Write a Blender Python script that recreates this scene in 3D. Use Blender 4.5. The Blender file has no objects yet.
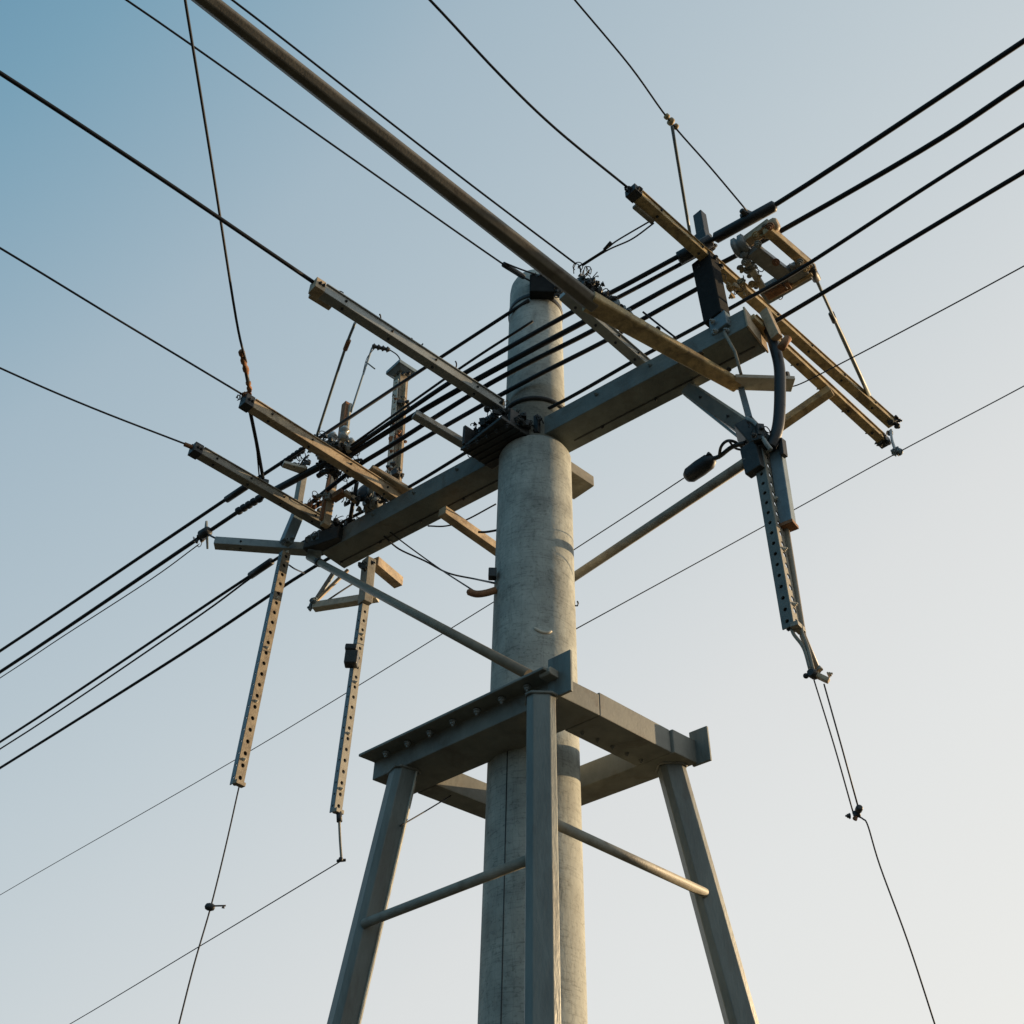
import bpy, bmesh, math, random
from mathutils import Vector, Matrix
R = math.radians
random.seed(7)
S = bpy.context.scene
COL = S.collection

# ---------------------------------------------------------------- camera
F_PX, PITCH, ROLL = 1020.0, R(40.5), R(1.34)
CAM = Vector((0, 0, 1.6))
fwd = Vector((0, math.cos(PITCH), math.sin(PITCH)))
up0 = Vector((0, -math.sin(PITCH), math.cos(PITCH)))
right = Vector((1, 0, 0)) * math.cos(ROLL) + up0 * math.sin(ROLL)
upv = up0 * math.cos(ROLL) - Vector((1, 0, 0)) * math.sin(ROLL)
cd = bpy.data.cameras.new('camera')
cam = bpy.data.objects.new('camera', cd)
COL.objects.link(cam)
cam.matrix_world = Matrix(((right.x, upv.x, -fwd.x, CAM.x), (right.y, upv.y, -fwd.y, CAM.y),
                           (right.z, upv.z, -fwd.z, CAM.z), (0, 0, 0, 1)))
cd.sensor_width = 36.0
cd.lens = F_PX / 1024 * 36.0
cd.clip_end = 6000
cd.clip_start = 0.05
S.camera = cam

# ---------------------------------------------------------------- sky and sun
SUN_AZ, SUN_EL = R(66), R(12)
w = bpy.data.worlds.new('World')
S.world = w
w.use_nodes = True
nt = w.node_tree
bg = nt.nodes['Background']
sky = nt.nodes.new('ShaderNodeTexSky')
sky.sky_type = 'NISHITA'
sky.sun_disc = False
sky.sun_elevation = SUN_EL
sky.sun_rotation = SUN_AZ
sky.altitude = 0
sky.air_density = 1.0
sky.dust_density = 3.0
sky.ozone_density = 2.0
# thin evening haze over the clear sky: paler towards the sun and towards the horizon all round
geo = nt.nodes.new('ShaderNodeNewGeometry')
neg = nt.nodes.new('ShaderNodeVectorMath')
neg.operation = 'DOT_PRODUCT'
neg.inputs[1].default_value = (-0.603, -0.28, 0.59)
nt.links.new(geo.outputs['Incoming'], neg.inputs[0])
mr = nt.nodes.new('ShaderNodeMapRange')
mr.inputs['From Min'].default_value = -0.1 - 0.81
mr.inputs['From Max'].default_value = 1.3 - 0.81
nt.links.new(neg.outputs['Value'], mr.inputs['Value'])
hz = nt.nodes.new('ShaderNodeValToRGB')
HZ = [(0.0, (.085, .25, .39)), (.12, (.125, .295, .435)), (.2, (.20, .37, .49)), (.35, (.385, .50, .58)), (.6, (.55, .625, .665)),
      (.88, (.745, .76, .755)), (1.0, (.79, .80, .785)), (1.25, (.86, .85, .81))]
while len(hz.color_ramp.elements) < len(HZ):
    hz.color_ramp.elements.new(0.5)
for e, (t_, c_) in zip(hz.color_ramp.elements, HZ):
    e.position = (t_ + 0.1) / 1.4
    e.color = (*c_, 1)
nt.links.new(mr.outputs[0], hz.inputs[0])
k10 = nt.nodes.new('ShaderNodeVectorMath')
k10.operation = 'SCALE'
k10.inputs['Scale'].default_value = 10.0
nt.links.new(hz.outputs[0], k10.inputs[0])
mixs = nt.nodes.new('ShaderNodeMixRGB')
mixs.inputs[0].default_value = 0.9
nt.links.new(sky.outputs[0], mixs.inputs[1])
nt.links.new(k10.outputs[0], mixs.inputs[2])
nt.links.new(mixs.outputs[0], bg.inputs[0])
bg.inputs[1].default_value = 0.086
sl = bpy.data.lights.new('sun', 'SUN')
sl.energy = 5.0
sl.angle = R(0.6)
sl.color = (1.0, 0.72, 0.42)
so = bpy.data.objects.new('sun', sl)
COL.objects.link(so)
sdir = Vector((math.sin(SUN_AZ) * math.cos(SUN_EL), math.cos(SUN_AZ) * math.cos(SUN_EL), math.sin(SUN_EL)))
so.rotation_euler = sdir.to_track_quat('Z', 'Y').to_euler()
so.location = (30, 20, 30)
vs = S.view_settings
vs.view_transform = 'Standard'
vs.look = 'None'
vs.exposure = 0.28
vs.gamma = 1.0


# ---------------------------------------------------------------- pixel -> point in the place
def ray(px, py):
    return fwd + right * ((px - 512) / F_PX) - upv * ((py - 512) / F_PX)


def at(px, py, z):                     # where the sight line meets the height z
    d = ray(px, py)
    return CAM + d * ((z - CAM.z) / d.z)


def ath(px, py, h):                    # where it stands at the ground distance h
    d = ray(px, py)
    return CAM + d * (h / math.hypot(d.x, d.y))


# ---------------------------------------------------------------- materials
def mat(name, base, var=0.35, rough=0.6, metal=0.0, scale=6.0, stain=None, stain_amt=0.5, streak=0.0,
        bump=0.15, fine=60.0, spec=0.5):
    m = bpy.data.materials.new(name)
    m.use_nodes = True
    t = m.node_tree
    b = t.nodes['Principled BSDF']
    b.inputs['Roughness'].default_value = rough
    b.inputs['Metallic'].default_value = metal
    b.inputs['Specular IOR Level'].default_value = spec
    tc = t.nodes.new('ShaderNodeTexCoord')
    mp = t.nodes.new('ShaderNodeMapping')
    if streak:
        mp.inputs['Scale'].default_value = (1, 1, 1.0 / (1 + streak))
    t.links.new(tc.outputs['Object'], mp.inputs[0])
    n1 = t.nodes.new('ShaderNodeTexNoise')
    n1.inputs['Scale'].default_value = scale
    n1.inputs['Detail'].default_value = 8
    n1.inputs['Roughness'].default_value = 0.65
    t.links.new(mp.outputs[0], n1.inputs['Vector'])
    cr = t.nodes.new('ShaderNodeValToRGB')
    lo = [c * (1 - var) for c in base]
    hi = [min(1, c * (1 + var)) for c in base]
    cr.color_ramp.elements[0].position = 0.3
    cr.color_ramp.elements[1].position = 0.7
    cr.color_ramp.elements[0].color = (*lo, 1)
    cr.color_ramp.elements[1].color = (*hi, 1)
    t.links.new(n1.outputs['Fac'], cr.inputs[0])
    col = cr.outputs[0]
    if stain:
        n2 = t.nodes.new('ShaderNodeTexNoise')
        n2.inputs['Scale'].default_value = scale * 0.7
        n2.inputs['Detail'].default_value = 10
        n2.inputs['Roughness'].default_value = 0.72
        n2.inputs['Distortion'].default_value = 0.6
        t.links.new(mp.outputs[0], n2.inputs['Vector'])
        r2 = t.nodes.new('ShaderNodeValToRGB')
        r2.color_ramp.elements[0].position = 0.62 - 0.25 * stain_amt
        r2.color_ramp.elements[1].position = 0.72 - 0.15 * stain_amt
        t.links.new(n2.outputs['Fac'], r2.inputs[0])
        mx = t.nodes.new('ShaderNodeMixRGB')
        mx.inputs[2].default_value = (*stain, 1)
        ml = t.nodes.new('ShaderNodeMath')
        ml.operation = 'MULTIPLY'
        ml.inputs[1].default_value = min(1.0, 0.4 + stain_amt * 0.6)
        t.links.new(r2.outputs[0], ml.inputs[0])
        t.links.new(ml.outputs[0], mx.inputs[0])
        t.links.new(col, mx.inputs[1])
        col = mx.outputs[0]
    t.links.new(col, b.inputs['Base Color'])
    n3 = t.nodes.new('ShaderNodeTexNoise')
    n3.inputs['Scale'].default_value = fine
    n3.inputs['Detail'].default_value = 4
    t.links.new(mp.outputs[0], n3.inputs['Vector'])
    bp = t.nodes.new('ShaderNodeBump')
    bp.inputs['Strength'].default_value = bump
    bp.inputs['Distance'].default_value = 0.01
    t.links.new(n3.outputs['Fac'], bp.inputs['Height'])
    t.links.new(bp.outputs[0], b.inputs['Normal'])
    rr = t.nodes.new('ShaderNodeMapRange')
    rr.inputs['To Min'].default_value = max(0.05, rough - 0.15)
    rr.inputs['To Max'].default_value = min(1, rough + 0.15)
    t.links.new(n1.outputs['Fac'], rr.inputs['Value'])
    t.links.new(rr.outputs[0], b.inputs['Roughness'])
    return m


def concrete_mat(name, base, cracks):
    m = mat(name, base, var=0.28, rough=0.85, scale=5.5, stain=[c * 0.5 for c in base], stain_amt=0.38,
            streak=0.4, bump=0.22, fine=38)
    t = m.node_tree
    b = t.nodes['Principled BSDF']
    col = b.inputs['Base Color'].links[0].from_socket
    tc = [n for n in t.nodes if n.type == 'TEX_COORD'][0]
    # faint trowel rings across the shaft
    mp = t.nodes.new('ShaderNodeMapping')
    mp.inputs['Scale'].default_value = (1.3, 1.3, 15.0)
    t.links.new(tc.outputs['Object'], mp.inputs[0])
    wv = t.nodes.new('ShaderNodeTexNoise')
    wv.inputs['Scale'].default_value = 1.6
    wv.inputs['Detail'].default_value = 6
    wv.inputs['Distortion'].default_value = 1.2
    t.links.new(mp.outputs[0], wv.inputs['Vector'])
    r = t.nodes.new('ShaderNodeValToRGB')
    r.color_ramp.elements[0].position = 0.475
    r.color_ramp.elements[0].color = (1, 1, 1, 1)
    e_ = r.color_ramp.elements.new(0.5)
    e_.color = (0.45, 0.45, 0.44, 1)
    r.color_ramp.elements[2].position = 0.52
    t.links.new(wv.outputs['Fac'], r.inputs[0])
    mx = t.nodes.new('ShaderNodeMixRGB')
    mx.blend_type = 'MULTIPLY'
    mx.inputs[0].default_value = 0.6
    t.links.new(col, mx.inputs[1])
    t.links.new(r.outputs[0], mx.inputs[2])
    out = mx.outputs[0]
    sp_ = t.nodes.new('ShaderNodeTexNoise')          # pinholes and grit
    sp_.inputs['Scale'].default_value = 48
    sp_.inputs['Detail'].default_value = 3
    t.links.new(tc.outputs['Object'], sp_.inputs['Vector'])
    rs = t.nodes.new('ShaderNodeValToRGB')
    rs.color_ramp.elements[0].position = 0.33
    rs.color_ramp.elements[0].color = (0.4, 0.4, 0.38, 1)
    rs.color_ramp.elements[1].position = 0.43
    t.links.new(sp_.outputs['Fac'], rs.inputs[0])
    ms = t.nodes.new('ShaderNodeMixRGB')
    ms.blend_type = 'MULTIPLY'
    ms.inputs[0].default_value = 0.4
    t.links.new(out, ms.inputs[1])
    t.links.new(rs.outputs[0], ms.inputs[2])
    out = ms.outputs[0]
    if cracks:                          # hairline cracks and board joints running up the shaft
        mp2 = t.nodes.new('ShaderNodeMapping')
        mp2.inputs['Scale'].default_value = (11, 11, 0.35)
        t.links.new(tc.outputs['Object'], mp2.inputs[0])
        vo = t.nodes.new('ShaderNodeTexVoronoi')
        vo.feature = 'DISTANCE_TO_EDGE'
        vo.inputs['Scale'].default_value = 0.9
        nz = t.nodes.new('ShaderNodeTexNoise')
        nz.inputs['Scale'].default_value = 3.0
        nz.inputs['Detail'].default_value = 6
        t.links.new(tc.outputs['Object'], nz.inputs['Vector'])
        ad = t.nodes.new('ShaderNodeVectorMath')
        ad.operation = 'ADD'
        t.links.new(mp2.outputs[0], ad.inputs[0])
        t.links.new(nz.outputs['Color'], ad.inputs[1])
        t.links.new(ad.outputs[0], vo.inputs['Vector'])
        r3 = t.nodes.new('ShaderNodeValToRGB')
        r3.color_ramp.elements[0].position = 0.006
        r3.color_ramp.elements[0].color = (0.35, 0.35, 0.33, 1)
        r3.color_ramp.elements[1].position = 0.03
        t.links.new(vo.outputs['Distance'], r3.inputs[0])
        m3 = t.nodes.new('ShaderNodeMixRGB')
        m3.blend_type = 'MULTIPLY'
        m3.inputs[0].default_value = 0.2
        t.links.new(out, m3.inputs[1])
        t.links.new(r3.outputs[0], m3.inputs[2])
        out = m3.outputs[0]
    t.links.new(out, b.inputs['Base Color'])
    return m


M = {
    'concrete': concrete_mat('concrete', (0.37, 0.385, 0.345), True),
    'concrete_smooth': concrete_mat('concrete_smooth', (0.40, 0.415, 0.375), False),
    'steel': mat('painted_steel', (0.19, 0.19, 0.162), 0.28, 0.6, 0, 6.0, (0.11, 0.085, 0.06), 0.34, 0.3, 0.1, 60),
    'beam': mat('beam_paint', (0.155, 0.175, 0.162), 0.3, 0.6, 0, 5.0, (0.10, 0.085, 0.065), 0.35, 0, 0.3, 55),
    'leg': mat('leg_paint', (0.155, 0.168, 0.15), 0.3, 0.48, 0.15, 7.0, (0.11, 0.10, 0.08), 0.4, 3.0, 0.25, 70),
    'dull': mat('weathered_steel', (0.27, 0.25, 0.20), 0.3, 0.6, 0.0, 9.0, (0.14, 0.09, 0.05), 0.35, 0, 0.2, 90),
    'tan': mat('tan_paint', (0.45, 0.345, 0.22), 0.35, 0.6, 0, 10.0, (0.18, 0.115, 0.065), 0.5, 0, 0.2, 90),
    'gold': mat('ochre_steel', (0.48, 0.35, 0.17), 0.4, 0.6, 0, 11.0, (0.15, 0.10, 0.055), 0.5, 0, 0.2, 90),
    'weathered': mat('weathered_strap', (0.25, 0.205, 0.14), 0.4, 0.65, 0, 16.0, (0.11, 0.075, 0.05), 0.5, 0, 0.25, 90),
    'rust': mat('rusty_steel', (0.26, 0.12, 0.055), 0.4, 0.8, 0, 14.0, (0.4, 0.25, 0.12), 0.3, 0, 0.3, 90),
    'grey': mat('galvanised', (0.30, 0.31, 0.29), 0.2, 0.45, 0.3, 12.0, (0.16, 0.14, 0.11), 0.2, 0, 0.12, 90),
    'blue': mat('blue_grey_steel', (0.17, 0.22, 0.24), 0.2, 0.45, 0.1, 12.0, (0.10, 0.10, 0.09), 0.2, 0, 0.12, 90),
    'pale': mat('pale_steel', (0.55, 0.50, 0.40), 0.2, 0.55, 0.0, 14.0, (0.28, 0.2, 0.12), 0.3, 0, 0.15, 90),
    'dark': mat('dark_steel', (0.035, 0.037, 0.036), 0.4, 0.5, 0.2, 20.0, (0.10, 0.06, 0.035), 0.2, 0, 0.2, 90),
    'rubber': mat('black_rubber', (0.012, 0.014, 0.016), 0.3, 0.5, 0, 20.0, None, 0, 0, 0.1, 90),
    'cable': mat('cable_jacket', (0.012, 0.014, 0.017), 0.3, 0.6, 0, 8.0, None, 0, 0, 0.02, 120, 0.3),
    'wire': mat('wire_strand', (0.025, 0.026, 0.028), 0.3, 0.6, 0.1, 30.0, None, 0, 0, 0.02, 120, 0.3),
    'rod': mat('rod_steel', (0.19, 0.225, 0.235), 0.2, 0.5, 0.1, 12.0, None, 0, 0, 0.02, 90),
    'black': mat('flat_black', (0.016, 0.017, 0.017), 0.4, 0.85, 0, 14.0, None, 0, 0, 0.15, 70, 0.2),
    'ceramic': mat('grey_glaze', (0.24, 0.25, 0.24), 0.25, 0.25, 0, 18.0, (0.12, 0.08, 0.05), 0.2, 0, 0.05, 60),
    'pipe': mat('pole_steel', (0.22, 0.185, 0.13), 0.25, 0.5, 0.0, 5.0, (0.15, 0.10, 0.055), 0.35, 0, 0.15, 80),
    'brown': mat('brown_steel', (0.145, 0.13, 0.10), 0.3, 0.5, 0.0, 6.0, (0.07, 0.05, 0.032), 0.4, 0, 0.15, 80),
    'ground': mat('dry_grass_ground', (0.026, 0.026, 0.015), 0.5, 0.95, 0, 0.6, (0.038, 0.032, 0.021), 0.4, 0, 0.6, 12),
}


# ---------------------------------------------------------------- mesh builder
class MB:
    def __init__(self):
        self.v, self.f, self.smooth = [], [], []

    def add(self, vs, fs, smooth=False):
        o = len(self.v)
        self.v += [Vector(p) for p in vs]
        self.f += [[i + o for i in f] for f in fs]
        self.smooth += [smooth] * len(fs)
        return self

    def extrude(self, p, q, prof, up=Vector((0, 0, 1)), prof2=None, smooth=False):
        # profile (side, up) carried from p to q
        p, q = Vector(p), Vector(q)
        d = (q - p).normalized()
        s = d.cross(Vector(up))
        if s.length < 1e-4:
            s = d.cross(Vector((0, 1, 0)))
        s.normalize()
        u = s.cross(d)
        n = len(prof)
        prof2 = prof2 or prof
        vs = [p + s * a + u * b for a, b in prof] + [q + s * a + u * b for a, b in prof2]
        fs = [[i, (i + 1) % n, n + (i + 1) % n, n + i] for i in range(n)] + [list(range(n))[::-1], list(range(n, 2 * n))]
        return self.add(vs, fs, smooth)

    def bar(self, p, q, w, h, up=Vector((0, 0, 1)), w2=None, h2=None, c=0.0):
        def pr(w, h):
            a, b = w / 2, h / 2
            if not c:
                return [(-a, -b), (a, -b), (a, b), (-a, b)]
            k = min(c, a * .9, b * .9)
            return [(-a + k, -b), (a - k, -b), (a, -b + k), (a, b - k), (a - k, b), (-a + k, b), (-a, b - k), (-a, -b + k)]
        return self.extrude(p, q, pr(w, h), up, pr(w2 or w, h2 or h))

    def box(self, c, ax, ay, az):      # half-axes
        c = Vector(c)
        vs = [c + ax * i + ay * j + az * k for k in (-1, 1) for j in (-1, 1) for i in (-1, 1)]
        return self.add(vs, [[0, 2, 3, 1], [4, 5, 7, 6], [0, 1, 5, 4], [2, 6, 7, 3], [0, 4, 6, 2], [1, 3, 7, 5]])

    def tube(self, pts, r, n=10, cap=True):
        pts = [Vector(p) for p in pts]
        m = len(pts)
        rs = r if isinstance(r, (list, tuple)) else [r] * m
        rings = []
        prev = None
        for i, p in enumerate(pts):
            d = (pts[min(i + 1, m - 1)] - pts[max(i - 1, 0)]).normalized()
            if prev is None:
                a = d.orthogonal().normalized()
            else:
                a = (prev - d * prev.dot(d))
                a = a.normalized() if a.length > 1e-6 else d.orthogonal().normalized()
            prev = a
            b = d.cross(a)
            rings += [p + (a * math.cos(2 * math.pi * k / n) + b * math.sin(2 * math.pi * k / n)) * rs[i] for k in range(n)]
        fs = [[i * n + k, i * n + (k + 1) % n, (i + 1) * n + (k + 1) % n, (i + 1) * n + k] for i in range(m - 1) for k in range(n)]
        self.add(rings, fs, True)
        if cap:
            o = len(self.v) - len(rings)
            self.f += [[o + k for k in range(n)][::-1], [o + (m - 1) * n + k for k in range(n)]]
            self.smooth += [False, False]
        return self

    def lathe(self, p, axis, prof, n=20):   # prof: (radius, distance along axis)
        p = Vector(p)
        d = Vector(axis).normalized()
        a = d.orthogonal().normalized()
        b = d.cross(a)
        vs = [p + d * z + (a * math.cos(2 * math.pi * k / n) + b * math.sin(2 * math.pi * k / n)) * max(r, 1e-4) for r, z in prof for k in range(n)]
        fs = [[i * n + k, i * n + (k + 1) % n, (i + 1) * n + (k + 1) % n, (i + 1) * n + k] for i in range(len(prof) - 1) for k in range(n)]
        self.add(vs, fs, True)
        o = len(self.v) - len(vs)
        self.f += [[o + k for k in range(n)][::-1], [o + (len(prof) - 1) * n + k for k in range(n)]]
        self.smooth += [False, False]
        return self

    def perforated(self, p, q, width, thick, normal, cells, hole=0.45):
        # a strip of steel from p to q with a row of real octagonal holes
        p, q, nrm = Vector(p), Vector(q), Vector(normal)
        d = (q - p)
        L = d.length
        d.normalize()
        nrm = (nrm - d * nrm.dot(d)).normalized()
        s = d.cross(nrm)
        cl = L / cells
        for k in range(cells):
            c0 = p + d * (cl * (k + .5))
            a, b = width / 2, cl / 2
            outer = [(a, 0), (a, b), (0, b), (-a, b), (-a, 0), (-a, -b), (0, -b), (a, -b)]
            rr = width * hole / 2
            inner = [(rr * math.cos(i * math.pi / 4), rr * math.sin(i * math.pi / 4)) for i in range(8)]
            vs = []
            for sg in (0, -1):
                vs += [c0 + s * x + d * y + nrm * (thick * sg) for x, y in outer]
                vs += [c0 + s * x + d * y + nrm * (thick * sg) for x, y in inner]
            fs = []
            for i in range(8):
                j = (i + 1) % 8
                fs += [[i, j, 8 + j, 8 + i], [16 + j, 16 + i, 24 + i, 24 + j], [8 + i, 8 + j, 24 + j, 24 + i]]
            fs += [[0, 16, 17, 1], [7, 23, 16, 0], [3, 19, 20, 4], [4, 20, 21, 5]]
            if k == 0:
                fs += [[5, 21, 22, 6], [6, 22, 23, 7]]
            if k == cells - 1:
                fs += [[1, 17, 18, 2], [2, 18, 19, 3]]
            self.add(vs, fs)
        return self

    def build(self, name, m, parent=None, bevel=0.0, loc=None):
        root = parent
        while root is not None and root.parent is not None:
            root = root.parent
        base = root.location if root is not None else (Vector(loc) if loc is not None else self.v[0])
        me = bpy.data.meshes.new(name)
        me.from_pydata([v - base for v in self.v], [], self.f)
        bm = bmesh.new()
        bm.from_mesh(me)
        bmesh.ops.recalc_face_normals(bm, faces=bm.faces)
        bm.to_mesh(me)
        bm.free()
        for p, s in zip(me.polygons, self.smooth):
            p.use_smooth = s
        me.materials.append(M[m] if isinstance(m, str) else m)
        o = bpy.data.objects.new(name, me)
        COL.objects.link(o)
        if parent is not None:
            o.parent = parent
        else:
            o.location = base
        if bevel:
            bv = o.modifiers.new('bevel', 'BEVEL')
            bv.width = bevel
            bv.segments = 2
            bv.limit_method = 'ANGLE'
            bv.angle_limit = R(40)
        return o


def tag(o, label, cat, group=None):
    o['label'] = label
    o['category'] = cat
    if group:
        o['group'] = group
    return o


def thing(name, label, cat, loc, group=None):
    o = bpy.data.objects.new(name, None)
    o.empty_display_size = 0.1
    COL.objects.link(o)
    o.location = Vector(loc)
    return tag(o, label, cat, group)


_bm = MB()
_bm.lathe((0, 0, 0), (0, 0, 1), [(1.25, 0), (1.25, .35), (1.2, .4)], 16)
_bm.lathe((0, 0, .4), (0, 0, 1), [(.95, 0), (.95, .75), (.8, .85)], 6)
_bm.lathe((0, 0, 1.25), (0, 0, 1), [(.45, 0), (.45, .6), (.36, .7)], 8)
_bme = {}


def bolt(parent, pos, axis, r=0.014, m='dark'):
    if m not in _bme:
        me = bpy.data.meshes.new('bolt')
        me.from_pydata(_bm.v, [], _bm.f)
        me.materials.append(M[m])
        _bme[m] = me
    o = bpy.data.objects.new('bolt', _bme[m])
    COL.objects.link(o)
    root = parent
    while root.parent is not None:
        root = root.parent
    o.parent = parent
    o.location = Vector(pos) - root.location
    o.rotation_mode = 'QUATERNION'
    o.rotation_quaternion = Vector(axis).to_track_quat('Z', 'Y')
    o.scale = (r, r, r)
    return o


def smooth_path(pts, n=8):
    pts = [Vector(p) for p in pts]
    if len(pts) < 3:
        return [pts[0].lerp(pts[-1], i / n) for i in range(n + 1)]
    P = [pts[0] * 2 - pts[1]] + pts + [pts[-1] * 2 - pts[-2]]
    out = []
    for i in range(1, len(P) - 2):
        a, b, c, d = P[i - 1:i + 3]
        for k in range(n):
            t = k / n
            out.append(0.5 * ((2 * b) + (c - a) * t + (2 * a - 5 * b + 4 * c - d) * t * t + (3 * b - a - 3 * c + d) * t ** 3))
    out.append(pts[-1])
    return out


def curl(mb, c, r, wr, rng, turns=1.2):     # a twist of tie wire with free ends
    c = Vector(c)
    ax = Vector((rng.uniform(-1, 1), rng.uniform(-1, 1), rng.uniform(-.4, .4))).normalized()
    a = ax.orthogonal().normalized()
    b = ax.cross(a)
    ph = rng.uniform(0, 6.28)
    n = 12
    pts = []
    for i in range(n + 1):
        t = i / n
        rr = r * (0.55 + 0.6 * t)
        an = ph + turns * 2 * math.pi * t
        pts.append(c + (a * math.cos(an) + b * math.sin(an)) * rr + ax * (t - .5) * r * 1.2)
    mb.tube(pts, wr, 5)


UV_ = Vector((math.sin(R(48.5)), math.cos(R(48.5)), 0))     # the way the cross-arms run, away to the right
VV_ = Vector((-math.sin(R(51)), math.cos(R(51)), 0))        # the way the main beam runs, away to the left
ZV = Vector((0, 0, 1))


def clutter(parent, c, size, seed, wires=5, bolts=5, blocks=3, wm='wire', bm_='dark', wr=0.004):
    """small clamps, bolts and tie wire packed round one fixing point"""
    rng = random.Random(seed)
    c = Vector(c)
    sx, sy, sz = size
    for i in range(blocks):
        p = c + UV_ * rng.uniform(-.6, .6) * sx + VV_ * rng.uniform(-.6, .6) * sy + ZV * rng.uniform(-.6, .6) * sz
        mb = MB()
        k = min(sx, sy, sz)
        an = rng.uniform(0, 3)
        ca, sa = UV_ * math.cos(an) + VV_ * math.sin(an), VV_ * math.cos(an) - UV_ * math.sin(an)
        mb.box(p, ca * k * rng.uniform(.3, .6), sa * k * rng.uniform(.15, .35), (ZV + ca * rng.uniform(-.3, .3)) * k * rng.uniform(.3, .7))
        mb.lathe(p - ca * k * .7, ca, [(k * .16, 0), (k * .2, k * .1), (k * .2, k * 1.3), (k * .12, k * 1.4)], 10)
        mb.build('clamp', bm_, parent, k * .06)
    for i in range(bolts):
        p = c + UV_ * rng.uniform(-1, 1) * sx + VV_ * rng.uniform(-1, 1) * sy + ZV * rng.uniform(-.8, .9) * sz
        ax = rng.choice([UV_, -UV_, VV_, -VV_, ZV, -ZV]) + Vector((rng.uniform(-.4, .4), rng.uniform(-.4, .4), rng.uniform(-.4, .4)))
        bolt(parent, p, ax, rng.uniform(.014, .024), bm_)
    for i in range(wires):
        p = c + UV_ * rng.uniform(-1, 1) * sx + VV_ * rng.uniform(-1, 1) * sy + ZV * rng.uniform(-.7, 1.1) * sz
        mb = MB()
        curl(mb, p, rng.uniform(.02, .045), wr, rng, rng.uniform(.5, 1.3))
        mb.build('tie_wire', wm, parent)


def stand(o, kind='structure'):
    o['kind'] = kind
    return o


# ================================================================ THE SETTING
g = MB()
N = 64
g.add([(3000 * math.cos(2 * math.pi * i / N), 3000 * math.sin(2 * math.pi * i / N), 0) for i in range(N)], [list(range(N))])
stand(g.build('ground', 'ground', None, 0, (0, 0, 0)))

AX = Vector((0.179, 6.097, 0))            # axis of the concrete pole


# ================================================================ CONCRETE POLE
pole = thing('concrete_pole', 'thick round concrete pole rising in two diameters through the steel trestle', 'pole', AX)
m = MB()
m.lathe(AX + ZV * -0.4, ZV, [(.309, 0), (.306, 1.5), (.302, 4), (.299, 6), (.296, 7.76), (.28, 7.79)], 72)
m.build('lower_shaft', 'concrete', pole)
m = MB()
m.lathe(AX + ZV * 7.39, ZV, [(.258, 0), (.252, 1.2), (.246, 2.15), (.238, 2.22), (.215, 2.28), (.16, 2.315), (.05, 2.325)], 64)
m.build('upper_shaft', 'concrete_smooth', pole)
m = MB()                                   # mould seam up the lower shaft
an_ = R(-90 - 35)
m.tube([AX + Vector((math.cos(an_) * r_, math.sin(an_) * r_, z_)) for z_, r_ in ((0, .3080), (1.1, .3062), (3.6, .3022), (5.0, .3008))], .004, 6)
m.build('mould_seam', 'dark', pole)
m = MB()                                   # bright chipped scar on the shaft above the trestle
for z0, a0, a1 in ((5.52, -3, 22),):
    pts = []
    for i in range(10):
        a = R(-90 + a0 + (a1 - a0) * i / 9)
        pts.append(AX + Vector((math.cos(a) * .302, math.sin(a) * .302, z0 - 0.03 * math.sin(i / 9 * 3.1) - .012 * i / 9)))
    m.tube(pts, [.004] + [.011] * 8 + [.004], 6)
m.build('repair_patch', 'pale', pole)
m = MB()
for i in range(1):
    p = AX + Vector((.302, -.06, 5.88))
    m = MB()
    m.tube([p + Vector((-.03, 0, 0)), p + Vector((.008, 0, 0)), p + Vector((.014, 0, .02)), p + Vector((.008, 0, .04))], .006, 6)
    m.build('hook', 'dark', pole)


# ================================================================ STEEL TRESTLE ROUND THE POLE
ZP = 4.62
Fc, Lc, Rc = at(557, 697, ZP), at(377, 778, ZP), at(695, 764, ZP)
Bc = Lc + Rc - Fc
tr = thing('steel_trestle', 'grey steel trestle with splayed legs and square platform frame round the pole', 'trestle', (AX.x, AX.y, 0))
dF = (Lc - Fc).normalized()               # along the front left beam
dR = (Rc - Fc).normalized()               # along the right beam


def platform_beam(p, q, inward, flange, hgt=.12, wid=.33, tip=0.0):
    # section carried from p to q; its side axis is the inward direction itself so the ends lie flush
    prof = [(0, 0), (wid, 0), (wid, hgt + .02), (-flange, hgt + .02), (-flange, hgt), (0, hgt)]
    if flange == 0:
        prof = [(0, 0), (wid, 0), (wid, hgt + .02), (0, hgt + .02)]
    n = len(prof)
    vs_ = [e + inward * a + ZV * b for e in (p, q) for a, b in prof]
    mb = MB()
    mb.add(vs_, [[k, (k + 1) % n, n + (k + 1) % n, n + k] for k in range(n)] + [list(range(n))[::-1], list(range(n, 2 * n))])
    return mb


b1 = platform_beam(Fc - dF * .02, Lc + dF * .05, dR, .13, .125).build('platform_beam', 'steel', tr, .006)
for i in range(7):
    bolt(b1, Fc + dF * (.18 + i * .21) - dR * .055 + ZV * .119, -ZV, .019, 'grey')
b2 = platform_beam(Fc + dR * .333 - dF * .02, Rc - dR * .223, dF, 0, .14, .28).build('platform_beam', 'steel', tr, .006)
for i in range(5):
    bolt(b2, Fc + dR * (.42 + i * .13) + dF * .2, -ZV, .012, 'steel')
b3 = platform_beam(Rc - dF * .0202 - ZV * .003, Bc - dF * .05 - ZV * .003, -dR, 0, .143, .22).build('platform_beam', 'steel', tr, .006)
platform_beam(Lc + dR * .335, Bc - dR * .223, -dF, 0, .14, .19).build('platform_beam', 'steel', tr, .006)
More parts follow.
